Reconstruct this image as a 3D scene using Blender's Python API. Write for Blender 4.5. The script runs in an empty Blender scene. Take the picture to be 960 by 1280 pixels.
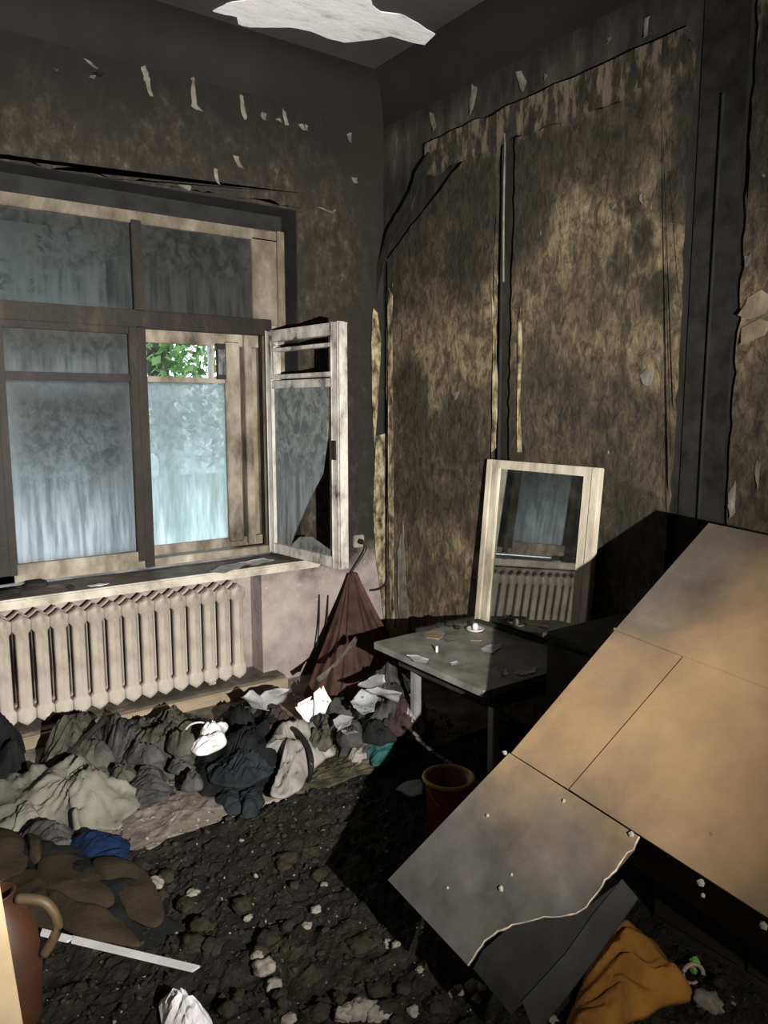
import bpy, bmesh, math, random
from mathutils import Vector, Matrix, noise
random.seed(7)
S = bpy.context.scene
C = S.collection
V = Vector

# ------------------------------------------------------------------ camera
FPX = 950.0; CAMH = 1.70; PITCH = math.radians(7.8); YAW = math.radians(35.6)
cam = bpy.data.cameras.new('camera'); camo = bpy.data.objects.new('camera', cam); C.objects.link(camo)
cam.sensor_fit = 'HORIZONTAL'; cam.sensor_width = 36; cam.lens = FPX / 960 * 36
cam.clip_start = 0.02
camo.location = (0, 0, CAMH); camo.rotation_euler = (math.pi / 2 - PITCH, 0, -YAW)
S.camera = camo
CP = V((0, 0, CAMH))
cF = V((math.sin(YAW) * math.cos(PITCH), math.cos(YAW) * math.cos(PITCH), -math.sin(PITCH)))
cR = V((math.cos(YAW), -math.sin(YAW), 0)); cU = cR.cross(cF)
def ray(x, y): return cF + cR * ((x - 480) / FPX) - cU * ((y - 640) / FPX)
def onY(x, y, d): r = ray(x, y); return CP + r * (d / r.y)
def onX(x, y, d): r = ray(x, y); return CP + r * (d / r.x)
def onZ(x, y, d=0.0): r = ray(x, y); return CP + r * ((d - CAMH) / r.z)
def onP(x, y, p, n): r = ray(x, y); return CP + r * ((p - CP).dot(n) / r.dot(n))

# ------------------------------------------------------------------ world, light, exposure
w = bpy.data.worlds.new('overcast_sky'); S.world = w; w.use_nodes = True
w.node_tree.nodes['Background'].inputs[0].default_value = (0.80, 0.92, 1.0, 1)
w.node_tree.nodes['Background'].inputs[1].default_value = 4.4
torch = bpy.data.lights.new('torch_beam', 'SPOT'); torcho = bpy.data.objects.new('torch_beam', torch); C.objects.link(torcho)
torch.energy = 1750; torch.spot_size = math.radians(93); torch.spot_blend = 1.0
torch.shadow_soft_size = 0.012; torch.color = (1.0, 0.95, 0.87)
LP = CP + 0.85 * (0.97 * cR - 0.24 * cU)
torcho.location = LP
torcho.rotation_euler = (V((1.33, 4.0, 2.05)) - LP).to_track_quat('-Z', 'Y').to_euler()
spill = bpy.data.lights.new('torch_spill', 'POINT'); spillo = bpy.data.objects.new('torch_spill', spill); C.objects.link(spillo)
spill.energy = 85; spill.shadow_soft_size = 0.012; spill.color = torch.color; spillo.location = LP      # the torch's unfocused side light
S.view_settings.view_transform = 'Standard'; S.view_settings.look = 'None'
S.view_settings.gamma = 1; S.view_settings.use_curve_mapping = False
S.view_settings.exposure = 0.0

# ------------------------------------------------------------------ node helper
class NM:
    def __init__(s, name):
        s.m = bpy.data.materials.new(name); s.m.use_nodes = True
        s.t = s.m.node_tree; s.t.nodes.clear(); s.co = None
    def n(s, typ, **k):
        nd = s.t.nodes.new(typ)
        for a, b in k.items(): setattr(nd, a, b)
        return nd
    def put(s, sock, v):
        if hasattr(v, 'is_output') or isinstance(v, bpy.types.NodeSocket): s.t.links.new(v, sock)
        elif isinstance(v, (tuple, list)) and len(v) == 3 and sock.type == 'RGBA': sock.default_value = (*v, 1)
        else: sock.default_value = v
    def coord(s):
        if s.co is None: s.co = s.n('ShaderNodeTexCoord').outputs['Object']
        return s.co
    def vec(s, scale=(1, 1, 1), loc=(0, 0, 0)):
        m = s.n('ShaderNodeMapping'); s.put(m.inputs['Vector'], s.coord())
        m.inputs['Scale'].default_value = scale; m.inputs['Location'].default_value = loc
        return m.outputs[0]
    def noise(s, sc, det=6, rough=.6, scale=(1, 1, 1), loc=(0, 0, 0), dist=0.0):
        t = s.n('ShaderNodeTexNoise'); s.put(t.inputs['Vector'], s.vec(scale, loc))
        t.inputs['Scale'].default_value = sc; t.inputs['Detail'].default_value = det
        t.inputs['Roughness'].default_value = rough; t.inputs['Distortion'].default_value = dist
        return t.outputs['Fac']
    def vor(s, sc, scale=(1, 1, 1), feature='F1'):
        t = s.n('ShaderNodeTexVoronoi', feature=feature); s.put(t.inputs['Vector'], s.vec(scale)); t.inputs['Scale'].default_value = sc
        return t.outputs['Distance']
    def axis(s, i):
        x = s.n('ShaderNodeSeparateXYZ'); s.put(x.inputs[0], s.coord()); return x.outputs[i]
    def math(s, op, a, b=0.0, c=0.0, clamp=False):
        m = s.n('ShaderNodeMath', operation=op, use_clamp=clamp)
        for i, q in enumerate((a, b, c)):
            if i < len(m.inputs): s.put(m.inputs[i], q)
        return m.outputs[0]
    def rng(s, v, a, b, c=0.0, d=1.0, smooth=True):
        m = s.n('ShaderNodeMapRange', interpolation_type='SMOOTHSTEP' if smooth else 'LINEAR')
        for i, q in enumerate((v, a, b, c, d)): s.put(m.inputs[i], q)
        return m.outputs[0]
    def mix(s, f, a, b):
        m = s.n('ShaderNodeMix', data_type='RGBA')
        s.put(m.inputs[0], f); s.put(m.inputs[6], a); s.put(m.inputs[7], b); return m.outputs[2]
    def ramp(s, f, stops):
        r = s.n('ShaderNodeValToRGB'); s.put(r.inputs[0], f); e = r.color_ramp.elements
        while len(e) < len(stops): e.new(0.5)
        for k, (p, c) in enumerate(stops): e[k].position = p; e[k].color = (*c, 1)
        return r.outputs[0]
    def bump(s, h, strength=.4, dist=.01):
        b = s.n('ShaderNodeBump'); b.inputs['Strength'].default_value = strength; b.inputs['Distance'].default_value = dist
        s.put(b.inputs['Height'], h); return b.outputs[0]
    def pbr(s, col, rough=.8, normal=None, spec=.3, **k):
        p = s.n('ShaderNodeBsdfPrincipled'); s.put(p.inputs['Base Color'], col); s.put(p.inputs['Roughness'], rough)
        p.inputs['Specular IOR Level'].default_value = spec
        for a, b in k.items(): s.put(p.inputs[a.replace('_', ' ')], b)
        if normal: s.put(p.inputs['Normal'], normal)
        return p.outputs[0]
    def out(s, sh):
        o = s.n('ShaderNodeOutputMaterial'); s.put(o.inputs['Surface'], sh); return s.m

def mottled(name, stops, sc=6, det=7, scale=(1, 1, 1), rough=.85, bump=.35, bdist=.01, fine=30, spec=.25, dist=0.0, **k):
    n = NM(name); f = n.noise(sc, det, .62, scale, dist=dist)
    h = n.math('ADD', f, n.math('MULTIPLY', n.noise(fine, 5), .6))
    return n.out(n.pbr(n.ramp(f, stops), rough, n.bump(h, bump, bdist), spec, **k))
def cloth_mat(name, a, b, sc=5, bump=.5):
    return mottled(name, [(.3, b), (.62, a), (.75, tuple(min(1, c * 1.25) for c in a))], sc, 6, rough=.95, bump=bump, bdist=.012, fine=40, spec=.1)

def wall_far_mat():
    n = NM('sooted plaster of window wall'); z = n.axis(2); x = n.axis(0)
    big = n.noise(2.2, 8, .65, dist=.3); med = n.noise(15, 9, .72, (1, 1, .6)); fin = n.noise(60, 4)
    soot = n.ramp(med, [(.30, (.012, .011, .009)), (.46, (.022, .019, .0145)), (.58, (.044, .038, .029)), (.72, (.12, .105, .082))])
    soot = n.mix(n.rng(big, .42, .62, 0, .75), soot, (.020, .018, .014))
    top = n.rng(n.math('ADD', z, n.math('MULTIPLY', big, .5)), 3.12, 3.62)
    soot = n.mix(n.math('MULTIPLY', top, .9), soot, (.010, .0098, .009))
    cor = n.rng(n.math('ADD', x, n.math('MULTIPLY', big, .35)), 2.62, 3.0)
    soot = n.mix(n.math('MULTIPLY', cor, .75), soot, (.017, .016, .013))
    pink = n.ramp(n.noise(5, 7, .6), [(.32, (.20, .165, .15)), (.5, (.30, .25, .235)), (.68, (.36, .31, .29))])
    dots = n.rng(n.noise(34, 3, .5), .70, .76); pink = n.mix(n.math('MULTIPLY', dots, .6), pink, (.6, .56, .52))
    low = n.rng(n.math('ADD', z, n.math('MULTIPLY', n.noise(4, 6, .6), .45)), .86, 1.04)
    col = n.mix(low, pink, soot)
    h = n.math('ADD', med, n.math('MULTIPLY', fin, .35))
    return n.out(n.pbr(col, .9, n.bump(h, .5, .015), .2))
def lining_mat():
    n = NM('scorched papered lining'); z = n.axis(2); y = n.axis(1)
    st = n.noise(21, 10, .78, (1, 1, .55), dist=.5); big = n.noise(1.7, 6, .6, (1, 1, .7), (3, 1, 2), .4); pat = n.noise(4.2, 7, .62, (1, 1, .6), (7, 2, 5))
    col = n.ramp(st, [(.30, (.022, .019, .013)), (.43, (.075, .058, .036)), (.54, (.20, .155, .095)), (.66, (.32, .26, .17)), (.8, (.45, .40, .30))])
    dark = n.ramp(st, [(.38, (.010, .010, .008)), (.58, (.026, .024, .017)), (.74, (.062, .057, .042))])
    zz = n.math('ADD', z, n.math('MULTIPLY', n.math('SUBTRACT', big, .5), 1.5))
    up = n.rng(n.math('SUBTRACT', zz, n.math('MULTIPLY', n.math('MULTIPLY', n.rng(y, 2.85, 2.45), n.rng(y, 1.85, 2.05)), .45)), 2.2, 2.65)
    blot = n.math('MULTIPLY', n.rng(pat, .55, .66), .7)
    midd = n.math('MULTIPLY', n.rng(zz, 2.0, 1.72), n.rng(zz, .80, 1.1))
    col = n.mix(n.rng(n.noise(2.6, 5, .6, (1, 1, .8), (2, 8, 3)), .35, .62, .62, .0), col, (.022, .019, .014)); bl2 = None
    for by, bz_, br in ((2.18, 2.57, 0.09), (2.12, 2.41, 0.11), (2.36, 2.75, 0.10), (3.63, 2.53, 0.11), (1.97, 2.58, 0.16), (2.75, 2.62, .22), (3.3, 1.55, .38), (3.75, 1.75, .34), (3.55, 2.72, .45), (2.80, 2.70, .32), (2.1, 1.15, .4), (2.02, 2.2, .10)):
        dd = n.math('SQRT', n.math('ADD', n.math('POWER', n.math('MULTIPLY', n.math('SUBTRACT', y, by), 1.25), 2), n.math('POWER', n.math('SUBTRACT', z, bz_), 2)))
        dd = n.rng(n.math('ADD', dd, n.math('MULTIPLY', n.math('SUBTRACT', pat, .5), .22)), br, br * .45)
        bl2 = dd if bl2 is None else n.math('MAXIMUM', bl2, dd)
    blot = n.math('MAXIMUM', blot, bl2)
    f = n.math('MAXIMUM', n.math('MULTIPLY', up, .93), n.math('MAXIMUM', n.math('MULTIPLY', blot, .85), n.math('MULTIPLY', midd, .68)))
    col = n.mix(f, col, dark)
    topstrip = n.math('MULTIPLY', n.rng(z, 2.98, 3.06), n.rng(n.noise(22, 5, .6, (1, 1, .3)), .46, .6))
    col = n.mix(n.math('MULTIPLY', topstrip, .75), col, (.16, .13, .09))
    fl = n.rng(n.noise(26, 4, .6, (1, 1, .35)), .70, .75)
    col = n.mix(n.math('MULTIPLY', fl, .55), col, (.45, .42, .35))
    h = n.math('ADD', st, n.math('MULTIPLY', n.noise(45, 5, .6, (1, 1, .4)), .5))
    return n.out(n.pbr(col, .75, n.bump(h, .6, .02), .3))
def wall_right_mat():
    n = NM('sooted plaster of side wall'); z = n.axis(2)
    st = n.noise(10, 7, .65, (1, 1, .35))
    dark = n.ramp(st, [(.35, (.010, .010, .008)), (.6, (.024, .023, .019)), (.75, (.06, .055, .045))])
    up = n.ramp(st, [(.35, (.014, .014, .012)), (.6, (.042, .039, .033)), (.75, (.09, .082, .068))])
    return n.out(n.pbr(n.mix(n.math('MULTIPLY', n.rng(z, 3.0, 3.2), n.rng(z, 3.42, 3.28)), dark, up), .9, n.bump(st, .5, .02), .2))
def ceiling_mat():
    n = NM('soot blackened ceiling'); big = n.noise(1.2, 5, .5)
    return n.out(n.pbr(n.ramp(big, [(.3, (.026, .026, .026)), (.7, (.058, .057, .055))]), .9, n.bump(n.noise(20, 4), .2, .01), .2))
def pane_mat(name, tint, dirt, clear=.12, sc=1.0, thick=.75, head=.5, rim=.0, diff=.24):
    n = NM(name)
    st = n.noise(34 * sc, 5, .6, (1, 1, .10)); bl = n.noise(30 * sc, 7, .7, (1, 1, .7), dist=.5); big = n.noise(3.2, 4, .5)
    gen = n.n('ShaderNodeTexCoord').outputs['Generated']; sx = n.n('ShaderNodeSeparateXYZ'); n.put(sx.inputs[0], gen); gx, gz = sx.outputs[0], sx.outputs[2]
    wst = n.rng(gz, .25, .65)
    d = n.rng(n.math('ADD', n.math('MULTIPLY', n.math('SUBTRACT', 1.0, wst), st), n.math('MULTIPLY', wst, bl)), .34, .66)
    headfade = n.rng(n.math('ADD', gz, n.math('MULTIPLY', n.math('SUBTRACT', big, .5), .5)), .0, .85, 1.0, 1.0 - head)      # pane colour darkens unevenly towards the top
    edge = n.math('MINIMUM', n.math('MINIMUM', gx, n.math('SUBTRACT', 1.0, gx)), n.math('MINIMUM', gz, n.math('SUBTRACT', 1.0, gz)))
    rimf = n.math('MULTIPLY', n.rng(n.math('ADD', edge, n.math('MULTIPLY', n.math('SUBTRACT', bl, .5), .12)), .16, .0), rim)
    col = n.mix(rimf, n.mix(headfade, (.02, .022, .022), n.mix(d, dirt, tint)), tint)
    tr = n.n('ShaderNodeBsdfTranslucent'); n.put(tr.inputs[0], col)
    df = n.n('ShaderNodeBsdfDiffuse'); n.put(df.inputs[0], n.mix(d, (diff * .45, diff * .46, diff * .44), (diff, diff * 1.03, diff * 1.02)))
    m1 = n.n('ShaderNodeMixShader'); n.put(m1.inputs[0], thick); n.put(m1.inputs[1], df.outputs[0]); n.put(m1.inputs[2], tr.outputs[0])
    tp = n.n('ShaderNodeBsdfTransparent'); n.put(tp.inputs[0], (.9, .95, .95))
    m2 = n.n('ShaderNodeMixShader'); n.put(m2.inputs[0], n.math('MULTIPLY', n.math('SUBTRACT', 1.25, d), clear)); n.put(m2.inputs[1], m1.outputs[0]); n.put(m2.inputs[2], tp.outputs[0])
    gl = n.n('ShaderNodeBsdfGlossy'); gl.inputs['Roughness'].default_value = .12; n.put(gl.inputs[0], (.9, .95, 1))
    m3 = n.n('ShaderNodeMixShader'); m3.inputs[0].default_value = .05; n.put(m3.inputs[1], m2.outputs[0]); n.put(m3.inputs[2], gl.outputs[0])
    return n.out(m3.outputs[0])
def clear_glass():
    n = NM('clear window glass'); tp = n.n('ShaderNodeBsdfTransparent'); n.put(tp.inputs[0], (.93, .97, .96))
    gl = n.n('ShaderNodeBsdfGlossy'); gl.inputs['Roughness'].default_value = .03
    m = n.n('ShaderNodeMixShader'); m.inputs[0].default_value = .06; n.put(m.inputs[1], tp.outputs[0]); n.put(m.inputs[2], gl.outputs[0])
    return n.out(m.outputs[0])
def mirror_mat():
    n = NM('sooty mirror glass'); d = n.noise(9, 6, .6)
    df = n.n('ShaderNodeBsdfDiffuse'); n.put(df.inputs[0], n.ramp(d, [(.4, (.010, .011, .010)), (.7, (.05, .05, .047))]))
    gl = n.n('ShaderNodeBsdfGlossy'); gl.inputs['Roughness'].default_value = .025; n.put(gl.inputs[0], (.38, .39, .36))
    m = n.n('ShaderNodeMixShader'); n.put(m.inputs[0], n.rng(d, .3, .75, .66, .4)); n.put(m.inputs[1], df.outputs[0]); n.put(m.inputs[2], gl.outputs[0])
    return n.out(m.outputs[0])
def rubble_mat():
    n = NM('charred rubble'); f = n.noise(9, 8, .65); g = n.noise(2.2, 5, .6)
    col = n.ramp(f, [(.32, (.004, .004, .003)), (.48, (.010, .0083, .0048)), (.62, (.028, .0238, .0135)), (.76, (.062, .053, .033))])
    col = n.mix(n.rng(g, .40, .58, 0, .8), col, (.006, .006, .005))
    sp = n.rng(n.noise(55, 3, .5), .69, .74); col = n.mix(n.math('MULTIPLY', sp, .55), col, (.35, .33, .27))
    return n.out(n.pbr(col, .8, n.bump(n.math('ADD', f, n.math('MULTIPLY', n.noise(50, 5), .6)), .8, .03), .3))
def dust_floor_mat():
    n = NM('dusty worn floor covering'); f = n.noise(7, 8, .65); g = n.noise(2, 4, .6)
    col = n.ramp(f, [(.32, (.075, .064, .052)), (.48, (.17, .145, .122)), (.62, (.26, .225, .195)), (.76, (.38, .345, .30))])
    col = n.mix(n.rng(g, .48, .64, 0, .6), col, (.05, .047, .033))
    sp = n.rng(n.noise(48, 3, .5), .64, .70); col = n.mix(n.math('MULTIPLY', sp, .6), col, (.5, .48, .44))
    return n.out(n.pbr(col, .85, n.bump(f, .5, .02), .25))
def hardboard_mat(name, soot=0.0):
    # X = across, Y = along the board (object coordinates), soot creeps up from the low end and the far long edge
    n = NM(name); u = n.axis(0); v = n.axis(1); f = n.noise(3.0, 6, .6); fi = n.noise(70, 3, .5)
    tan = n.ramp(f, [(.3, (.155, .098, .050)), (.55, (.205, .133, .070)), (.75, (.24, .16, .088))])
    grey = n.ramp(n.noise(5, 6, .6), [(.35, (.030, .029, .027)), (.6, (.062, .060, .055)), (.8, (.11, .108, .10))])
    wob = n.math('MULTIPLY', n.math('SUBTRACT', f, .5), .5)
    s1 = n.rng(n.math('ADD', v, wob), .72, .22)                                   # low end
    s2 = n.math('MULTIPLY', n.rng(n.math('ADD', n.math('SUBTRACT', u, n.math('MULTIPLY', n.math('SUBTRACT', v, 1.0), .45)), wob), .48, .0), n.rng(v, .85, 1.1))
    s3 = n.math('MULTIPLY', n.rng(n.math('ADD', u, wob), .12, -.03), .55)
    s4 = n.math('MULTIPLY', n.rng(n.noise(1.6, 4, .55, loc=(4, 2, 1)), .5, .7), .45)
    s = n.math('ADD', n.math('MAXIMUM', n.math('MAXIMUM', s1, s4), n.math('MAXIMUM', n.math('MULTIPLY', s2, .85), s3)), soot, clamp=True)
    col = n.mix(s, tan, grey)
    spot = n.rng(n.noise(17, 2, .5), .74, .77); col = n.mix(n.math('MULTIPLY', spot, .6), col, (.09, .05, .025))
    return n.out(n.pbr(col, .62, n.bump(n.math('ADD', f, n.math('MULTIPLY', fi, .15)), .25, .01), .35))
def spotted_paper():
    n = NM('white paper with holes'); v = n.vor(26)
    col = n.mix(n.rng(v, .16, .24), (.30, .30, .31), (.74, .76, .80))
    return n.out(n.pbr(col, .8, n.bump(n.noise(20, 4), .3, .006), .2))

M = dict(
    wall=wall_far_mat(), lining=lining_mat(), wallr=wall_right_mat(), ceil=ceiling_mat(), rubble=rubble_mat(), dust=dust_floor_mat(),
    char=mottled('charred black', [(.35, (.006, .006, .005)), (.65, (.022, .021, .018))], 9),
    cove=mottled('dark coving', [(.3, (.007, .007, .0065)), (.7, (.013, .0125, .0115))], 2),  # coving coloured darker than the ceiling
    frame_mid=mottled('smoked window paint', [(.3, (.05, .04, .028)), (.5, (.125, .105, .08)), (.75, (.25, .22, .175))], 7, scale=(1, 1, .5), rough=.6),
    charl=mottled('sooted reveal', [(.35, (.008, .008, .008)), (.65, (.020, .021, .021))], 5),
    frame=mottled('grimy pale window paint', [(.28, (.045, .037, .026)), (.45, (.155, .132, .10)), (.6, (.27, .24, .195)), (.75, (.40, .37, .315))], 7, scale=(1, 1, .5), rough=.6),
    frame_dark=mottled('sooted brown window paint', [(.3, (.006, .0047, .0034)), (.55, (.015, .012, .0085)), (.75, (.045, .037, .027))], 6, scale=(1, 1, .5), rough=.6),
    frame_pale=mottled('blistered white sash paint', [(.34, (.045, .04, .033)), (.42, (.26, .245, .22)), (.58, (.46, .44, .405)), (.75, (.60, .58, .54))], 11, scale=(1, 1, .5), rough=.55),
    sill=mottled('sooty window board', [(.3, (.045, .04, .032)), (.55, (.11, .10, .082)), (.75, (.24, .225, .19))], 8, rough=.6),
    sill_edge=mottled('pale sill edge', [(.3, (.20, .18, .145)), (.55, (.40, .37, .315)), (.75, (.50, .47, .41))], 8, rough=.6),
    rad=mottled('cream radiator enamel with grime', [(.28, (.17, .14, .115)), (.45, (.33, .29, .25)), (.65, (.42, .38, .335)), (.8, (.47, .43, .385))], 5, scale=(1, 1, .5), rough=.5, bump=.15, spec=.4),
    beige=mottled('beige timber', [(.3, (.15, .118, .082)), (.55, (.27, .215, .152)), (.75, (.34, .28, .205))], 6, scale=(.4, 1, 1)),
    patch=mottled('bare white plaster', [(.26, (.30, .30, .30)), (.42, (.70, .71, .72)), (.7, (.82, .83, .85))], 5, scale=(1, 2.2, 1)),
    flake=mottled('peeled pale paint', [(.3, (.07, .065, .05)), (.55, (.16, .15, .125)), (.8, (.28, .265, .225))], 14),
    strip=mottled('torn yellowed wallpaper', [(.36, (.03, .025, .016)), (.48, (.16, .132, .078)), (.58, (.32, .275, .18)), (.72, (.46, .41, .30))], 22, scale=(1, 1, .5)),
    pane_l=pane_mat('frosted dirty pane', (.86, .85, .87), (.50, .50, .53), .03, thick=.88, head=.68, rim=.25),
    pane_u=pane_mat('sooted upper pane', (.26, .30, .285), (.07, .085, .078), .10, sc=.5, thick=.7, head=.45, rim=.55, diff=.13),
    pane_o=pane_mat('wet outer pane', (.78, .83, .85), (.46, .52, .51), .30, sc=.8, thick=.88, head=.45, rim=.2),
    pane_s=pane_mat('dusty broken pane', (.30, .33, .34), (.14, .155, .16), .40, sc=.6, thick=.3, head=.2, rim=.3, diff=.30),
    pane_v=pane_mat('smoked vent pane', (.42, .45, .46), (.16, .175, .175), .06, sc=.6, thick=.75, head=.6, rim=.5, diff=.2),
    glass=clear_glass(), mirror=mirror_mat(),
    mframe=mottled('scuffed cream mirror frame', [(.3, (.14, .105, .07)), (.48, (.42, .375, .30)), (.62, (.58, .53, .445)), (.8, (.66, .62, .54))], 9, scale=(1, 1, .25), rough=.55),
    table=mottled('ash grey laminate', [(.3, (.085, .083, .074)), (.5, (.165, .162, .146)), (.7, (.235, .232, .212))], 8, rough=.5, bump=.2),
    table_dark=mottled('charred table wood', [(.35, (.010, .009, .008)), (.65, (.035, .031, .026))], 8),
    steel=mottled('grey painted steel', [(.35, (.19, .195, .20)), (.65, (.33, .335, .34))], 6, rough=.4, bump=.1, Metallic=.3),
    white=mottled('white paper', [(.3, (.42, .42, .425)), (.5, (.64, .645, .66)), (.75, (.74, .75, .77))], 9, bump=.3),
    spots=spotted_paper(),
    chip=mottled('plaster chips', [(.3, (.10, .092, .075)), (.6, (.25, .235, .20)), (.8, (.42, .40, .36))], 20, bump=.7),
    clay=mottled('grey brown rubble lumps', [(.3, (.010, .009, .006)), (.55, (.021, .0175, .0102)), (.75, (.055, .047, .029))], 14),
    hb=hardboard_mat('sooted hardboard'), hbd=mottled('burnt hardboard flap', [(.35, (.006, .006, .0055)), (.6, (.013, .013, .012)), (.8, (.035, .035, .033))], 5),
    tear=mottled('torn fibre edge', [(.35, (.20, .16, .11)), (.7, (.46, .40, .31))], 25),
    wood=mottled('scorched wood', [(.35, (.008, .006, .004)), (.65, (.022, .016, .010))], 5, scale=(1, .2, 1)),
    green_wood=mottled('dark olive cabinet paint', [(.35, (.030, .031, .022)), (.65, (.065, .066, .048))], 5),
    cream=mottled('cream furniture paint', [(.3, (.28, .215, .13)), (.6, (.42, .335, .215)), (.8, (.48, .39, .265))], 3, bump=.1, rough=.55),
    c_brown=cloth_mat('maroon brown cloth', (.17, .098, .082), (.08, .046, .039), 7),
    c_maroon=cloth_mat('dark maroon cloth', (.060, .040, .038), (.024, .016, .015), 9),
    c_olive=cloth_mat('olive grey cloth', (.082, .080, .066), (.020, .0195, .016), 9),
    c_grey=cloth_mat('dark grey cloth', (.072, .071, .069), (.015, .015, .015), 9),
    c_black=cloth_mat('black cloth', (.014, .015, .016), (.005, .005, .006)),
    c_navy=cloth_mat('blue black cloth', (.020, .026, .030), (.008, .010, .012)),
    c_pale=cloth_mat('pale sage sheeting', (.195, .192, .160), (.09, .089, .072), 3, .35),
    c_light=cloth_mat('light grey garment', (.30, .285, .262), (.13, .122, .11), 4),
    c_teal=cloth_mat('teal cloth', (.035, .125, .12), (.014, .055, .054), 9),
    c_blue=cloth_mat('deep blue cloth', (.007, .018, .052), (.003, .008, .024), 6),
    c_orange=cloth_mat('ochre orange cloth', (.36, .165, .035), (.13, .06, .014), 4, .3),
    c_quilt=cloth_mat('brown quilted cloth', (.044, .034, .022), (.022, .017, .011), 4),
    amber=mottled('amber plastic', [(.35, (.13, .035, .006)), (.65, (.22, .07, .012))], 5, rough=.35, bump=.1, spec=.5),
    amber_rim=mottled('yellow plastic rim', [(.35, (.34, .19, .02)), (.65, (.46, .28, .04))], 5, rough=.35, bump=.1, spec=.5),
    jug=mottled('burnt orange plastic', [(.35, (.022, .007, .003)), (.65, (.060, .022, .006))], 3, rough=.6, bump=.1, spec=.5),
    jug_h=mottled('tan plastic handle', [(.35, (.045, .028, .012)), (.65, (.075, .048, .022))], 5, rough=.6, bump=.1, spec=.5),
    plug=mottled('black rubber', [(.35, (.006, .006, .006)), (.65, (.014, .014, .014))], 9, rough=.5),
    socket=mottled('smoke stained plastic', [(.35, (.14, .125, .10)), (.65, (.30, .28, .24))], 12, rough=.5),
    green_gl=mottled('green glass', [(.35, (.012, .055, .03)), (.65, (.03, .13, .07))], 8, rough=.15, bump=.05, spec=.6),
    lime=mottled('lime plastic', [(.35, (.11, .36, .05)), (.65, (.24, .55, .10))], 12, rough=.4),
    pink=mottled('pale pink ribbon', [(.35, (.30, .19, .17)), (.65, (.52, .40, .36))], 12, rough=.6),
    whitep=mottled('white plastic', [(.35, (.40, .40, .40)), (.65, (.62, .62, .63))], 5, rough=.4, bump=.1),
    moss=mottled('mossy mould crust', [(.35, (.022, .021, .012)), (.6, (.075, .071, .042)), (.75, (.16, .15, .10))], 12),
    leaf=mottled('tree leaves', [(.35, (.05, .11, .025)), (.65, (.16, .27, .07))], 1.5, rough=.6),
    bark=mottled('bark', [(.35, (.03, .025, .02)), (.65, (.09, .075, .06))], 8),
    ground=mottled('yard ground', [(.35, (.05, .07, .03)), (.65, (.12, .14, .07))], 2),
)

# ------------------------------------------------------------------ object helpers
def wloc(o):
    v = V((0, 0, 0))
    while o: v += V(o.location); o = o.parent
    return v
def tag(o, label=None, cat=None, group=None, kind=None):
    if label: o['label'] = label
    if cat: o['category'] = cat
    if group: o['group'] = group
    if kind: o['kind'] = kind
    return o
def thing(name, loc, label, cat, group=None):
    o = bpy.data.objects.new(name, None); C.objects.link(o); o.location = loc; o.empty_display_size = .1
    return tag(o, label, cat, group)
def obj(name, bm, m, parent=None, smooth=False, origin=None):
    """bm is in world coordinates; becomes one mesh object, child of parent or with its origin at its own base."""
    if origin is None:
        if parent is not None: origin = wloc(parent)
        else:
            xs = [v.co for v in bm.verts]
            lo = V([min(c[i] for c in xs) for i in range(3)]); hi = V([max(c[i] for c in xs) for i in range(3)])
            origin = V(((lo.x + hi.x) / 2, (lo.y + hi.y) / 2, lo.z))
    origin = V(origin)
    bmesh.ops.recalc_face_normals(bm, faces=bm.faces)
    bm.transform(Matrix.Translation(-origin))
    me = bpy.data.meshes.new(name); bm.to_mesh(me); bm.free()
    if isinstance(m, (list, tuple)):
        for q in m: me.materials.append(M[q])
    else: me.materials.append(M[m])
    if smooth:
        for p in me.polygons: p.use_smooth = True
    o = bpy.data.objects.new(name, me); C.objects.link(o)
    if parent is not None: o.parent = parent; o.location = origin - wloc(parent)
    else: o.location = origin
    return o
def B(): return bmesh.new()
def box(bm, lo, hi, mat=None, bevel=0):
    lo, hi = V(lo), V(hi)
    r = bmesh.ops.create_cube(bm, size=1); vs = r['verts']
    for v in vs: v.co = V([lo[i] + (v.co[i] + .5) * (hi[i] - lo[i]) for i in range(3)])
    if mat is not None:
        for v in vs: v.co = mat @ v.co
    if bevel:
        es = list({e for v in vs for e in v.link_edges})
        bmesh.ops.bevel(bm, geom=es, offset=bevel, segments=2, affect='EDGES', clamp_overlap=True)
    return bm
def boxo(name, lo, hi, m, parent=None, bevel=.004): return obj(name, box(B(), lo, hi, bevel=bevel), m, parent)
def prism(bm, pts, off):
    """polygon pts (3D, any plane) extruded by vector off"""
    off = V(off); a = [bm.verts.new(V(p)) for p in pts]; b = [bm.verts.new(V(p) + off) for p in pts]
    n = len(pts)
    f1 = bm.faces.new(a); f2 = bm.faces.new(b[::-1])
    for i in range(n): bm.faces.new((a[i], b[i], b[(i + 1) % n], a[(i + 1) % n]))
    bmesh.ops.triangulate(bm, faces=[f1, f2])
    return bm
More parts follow.
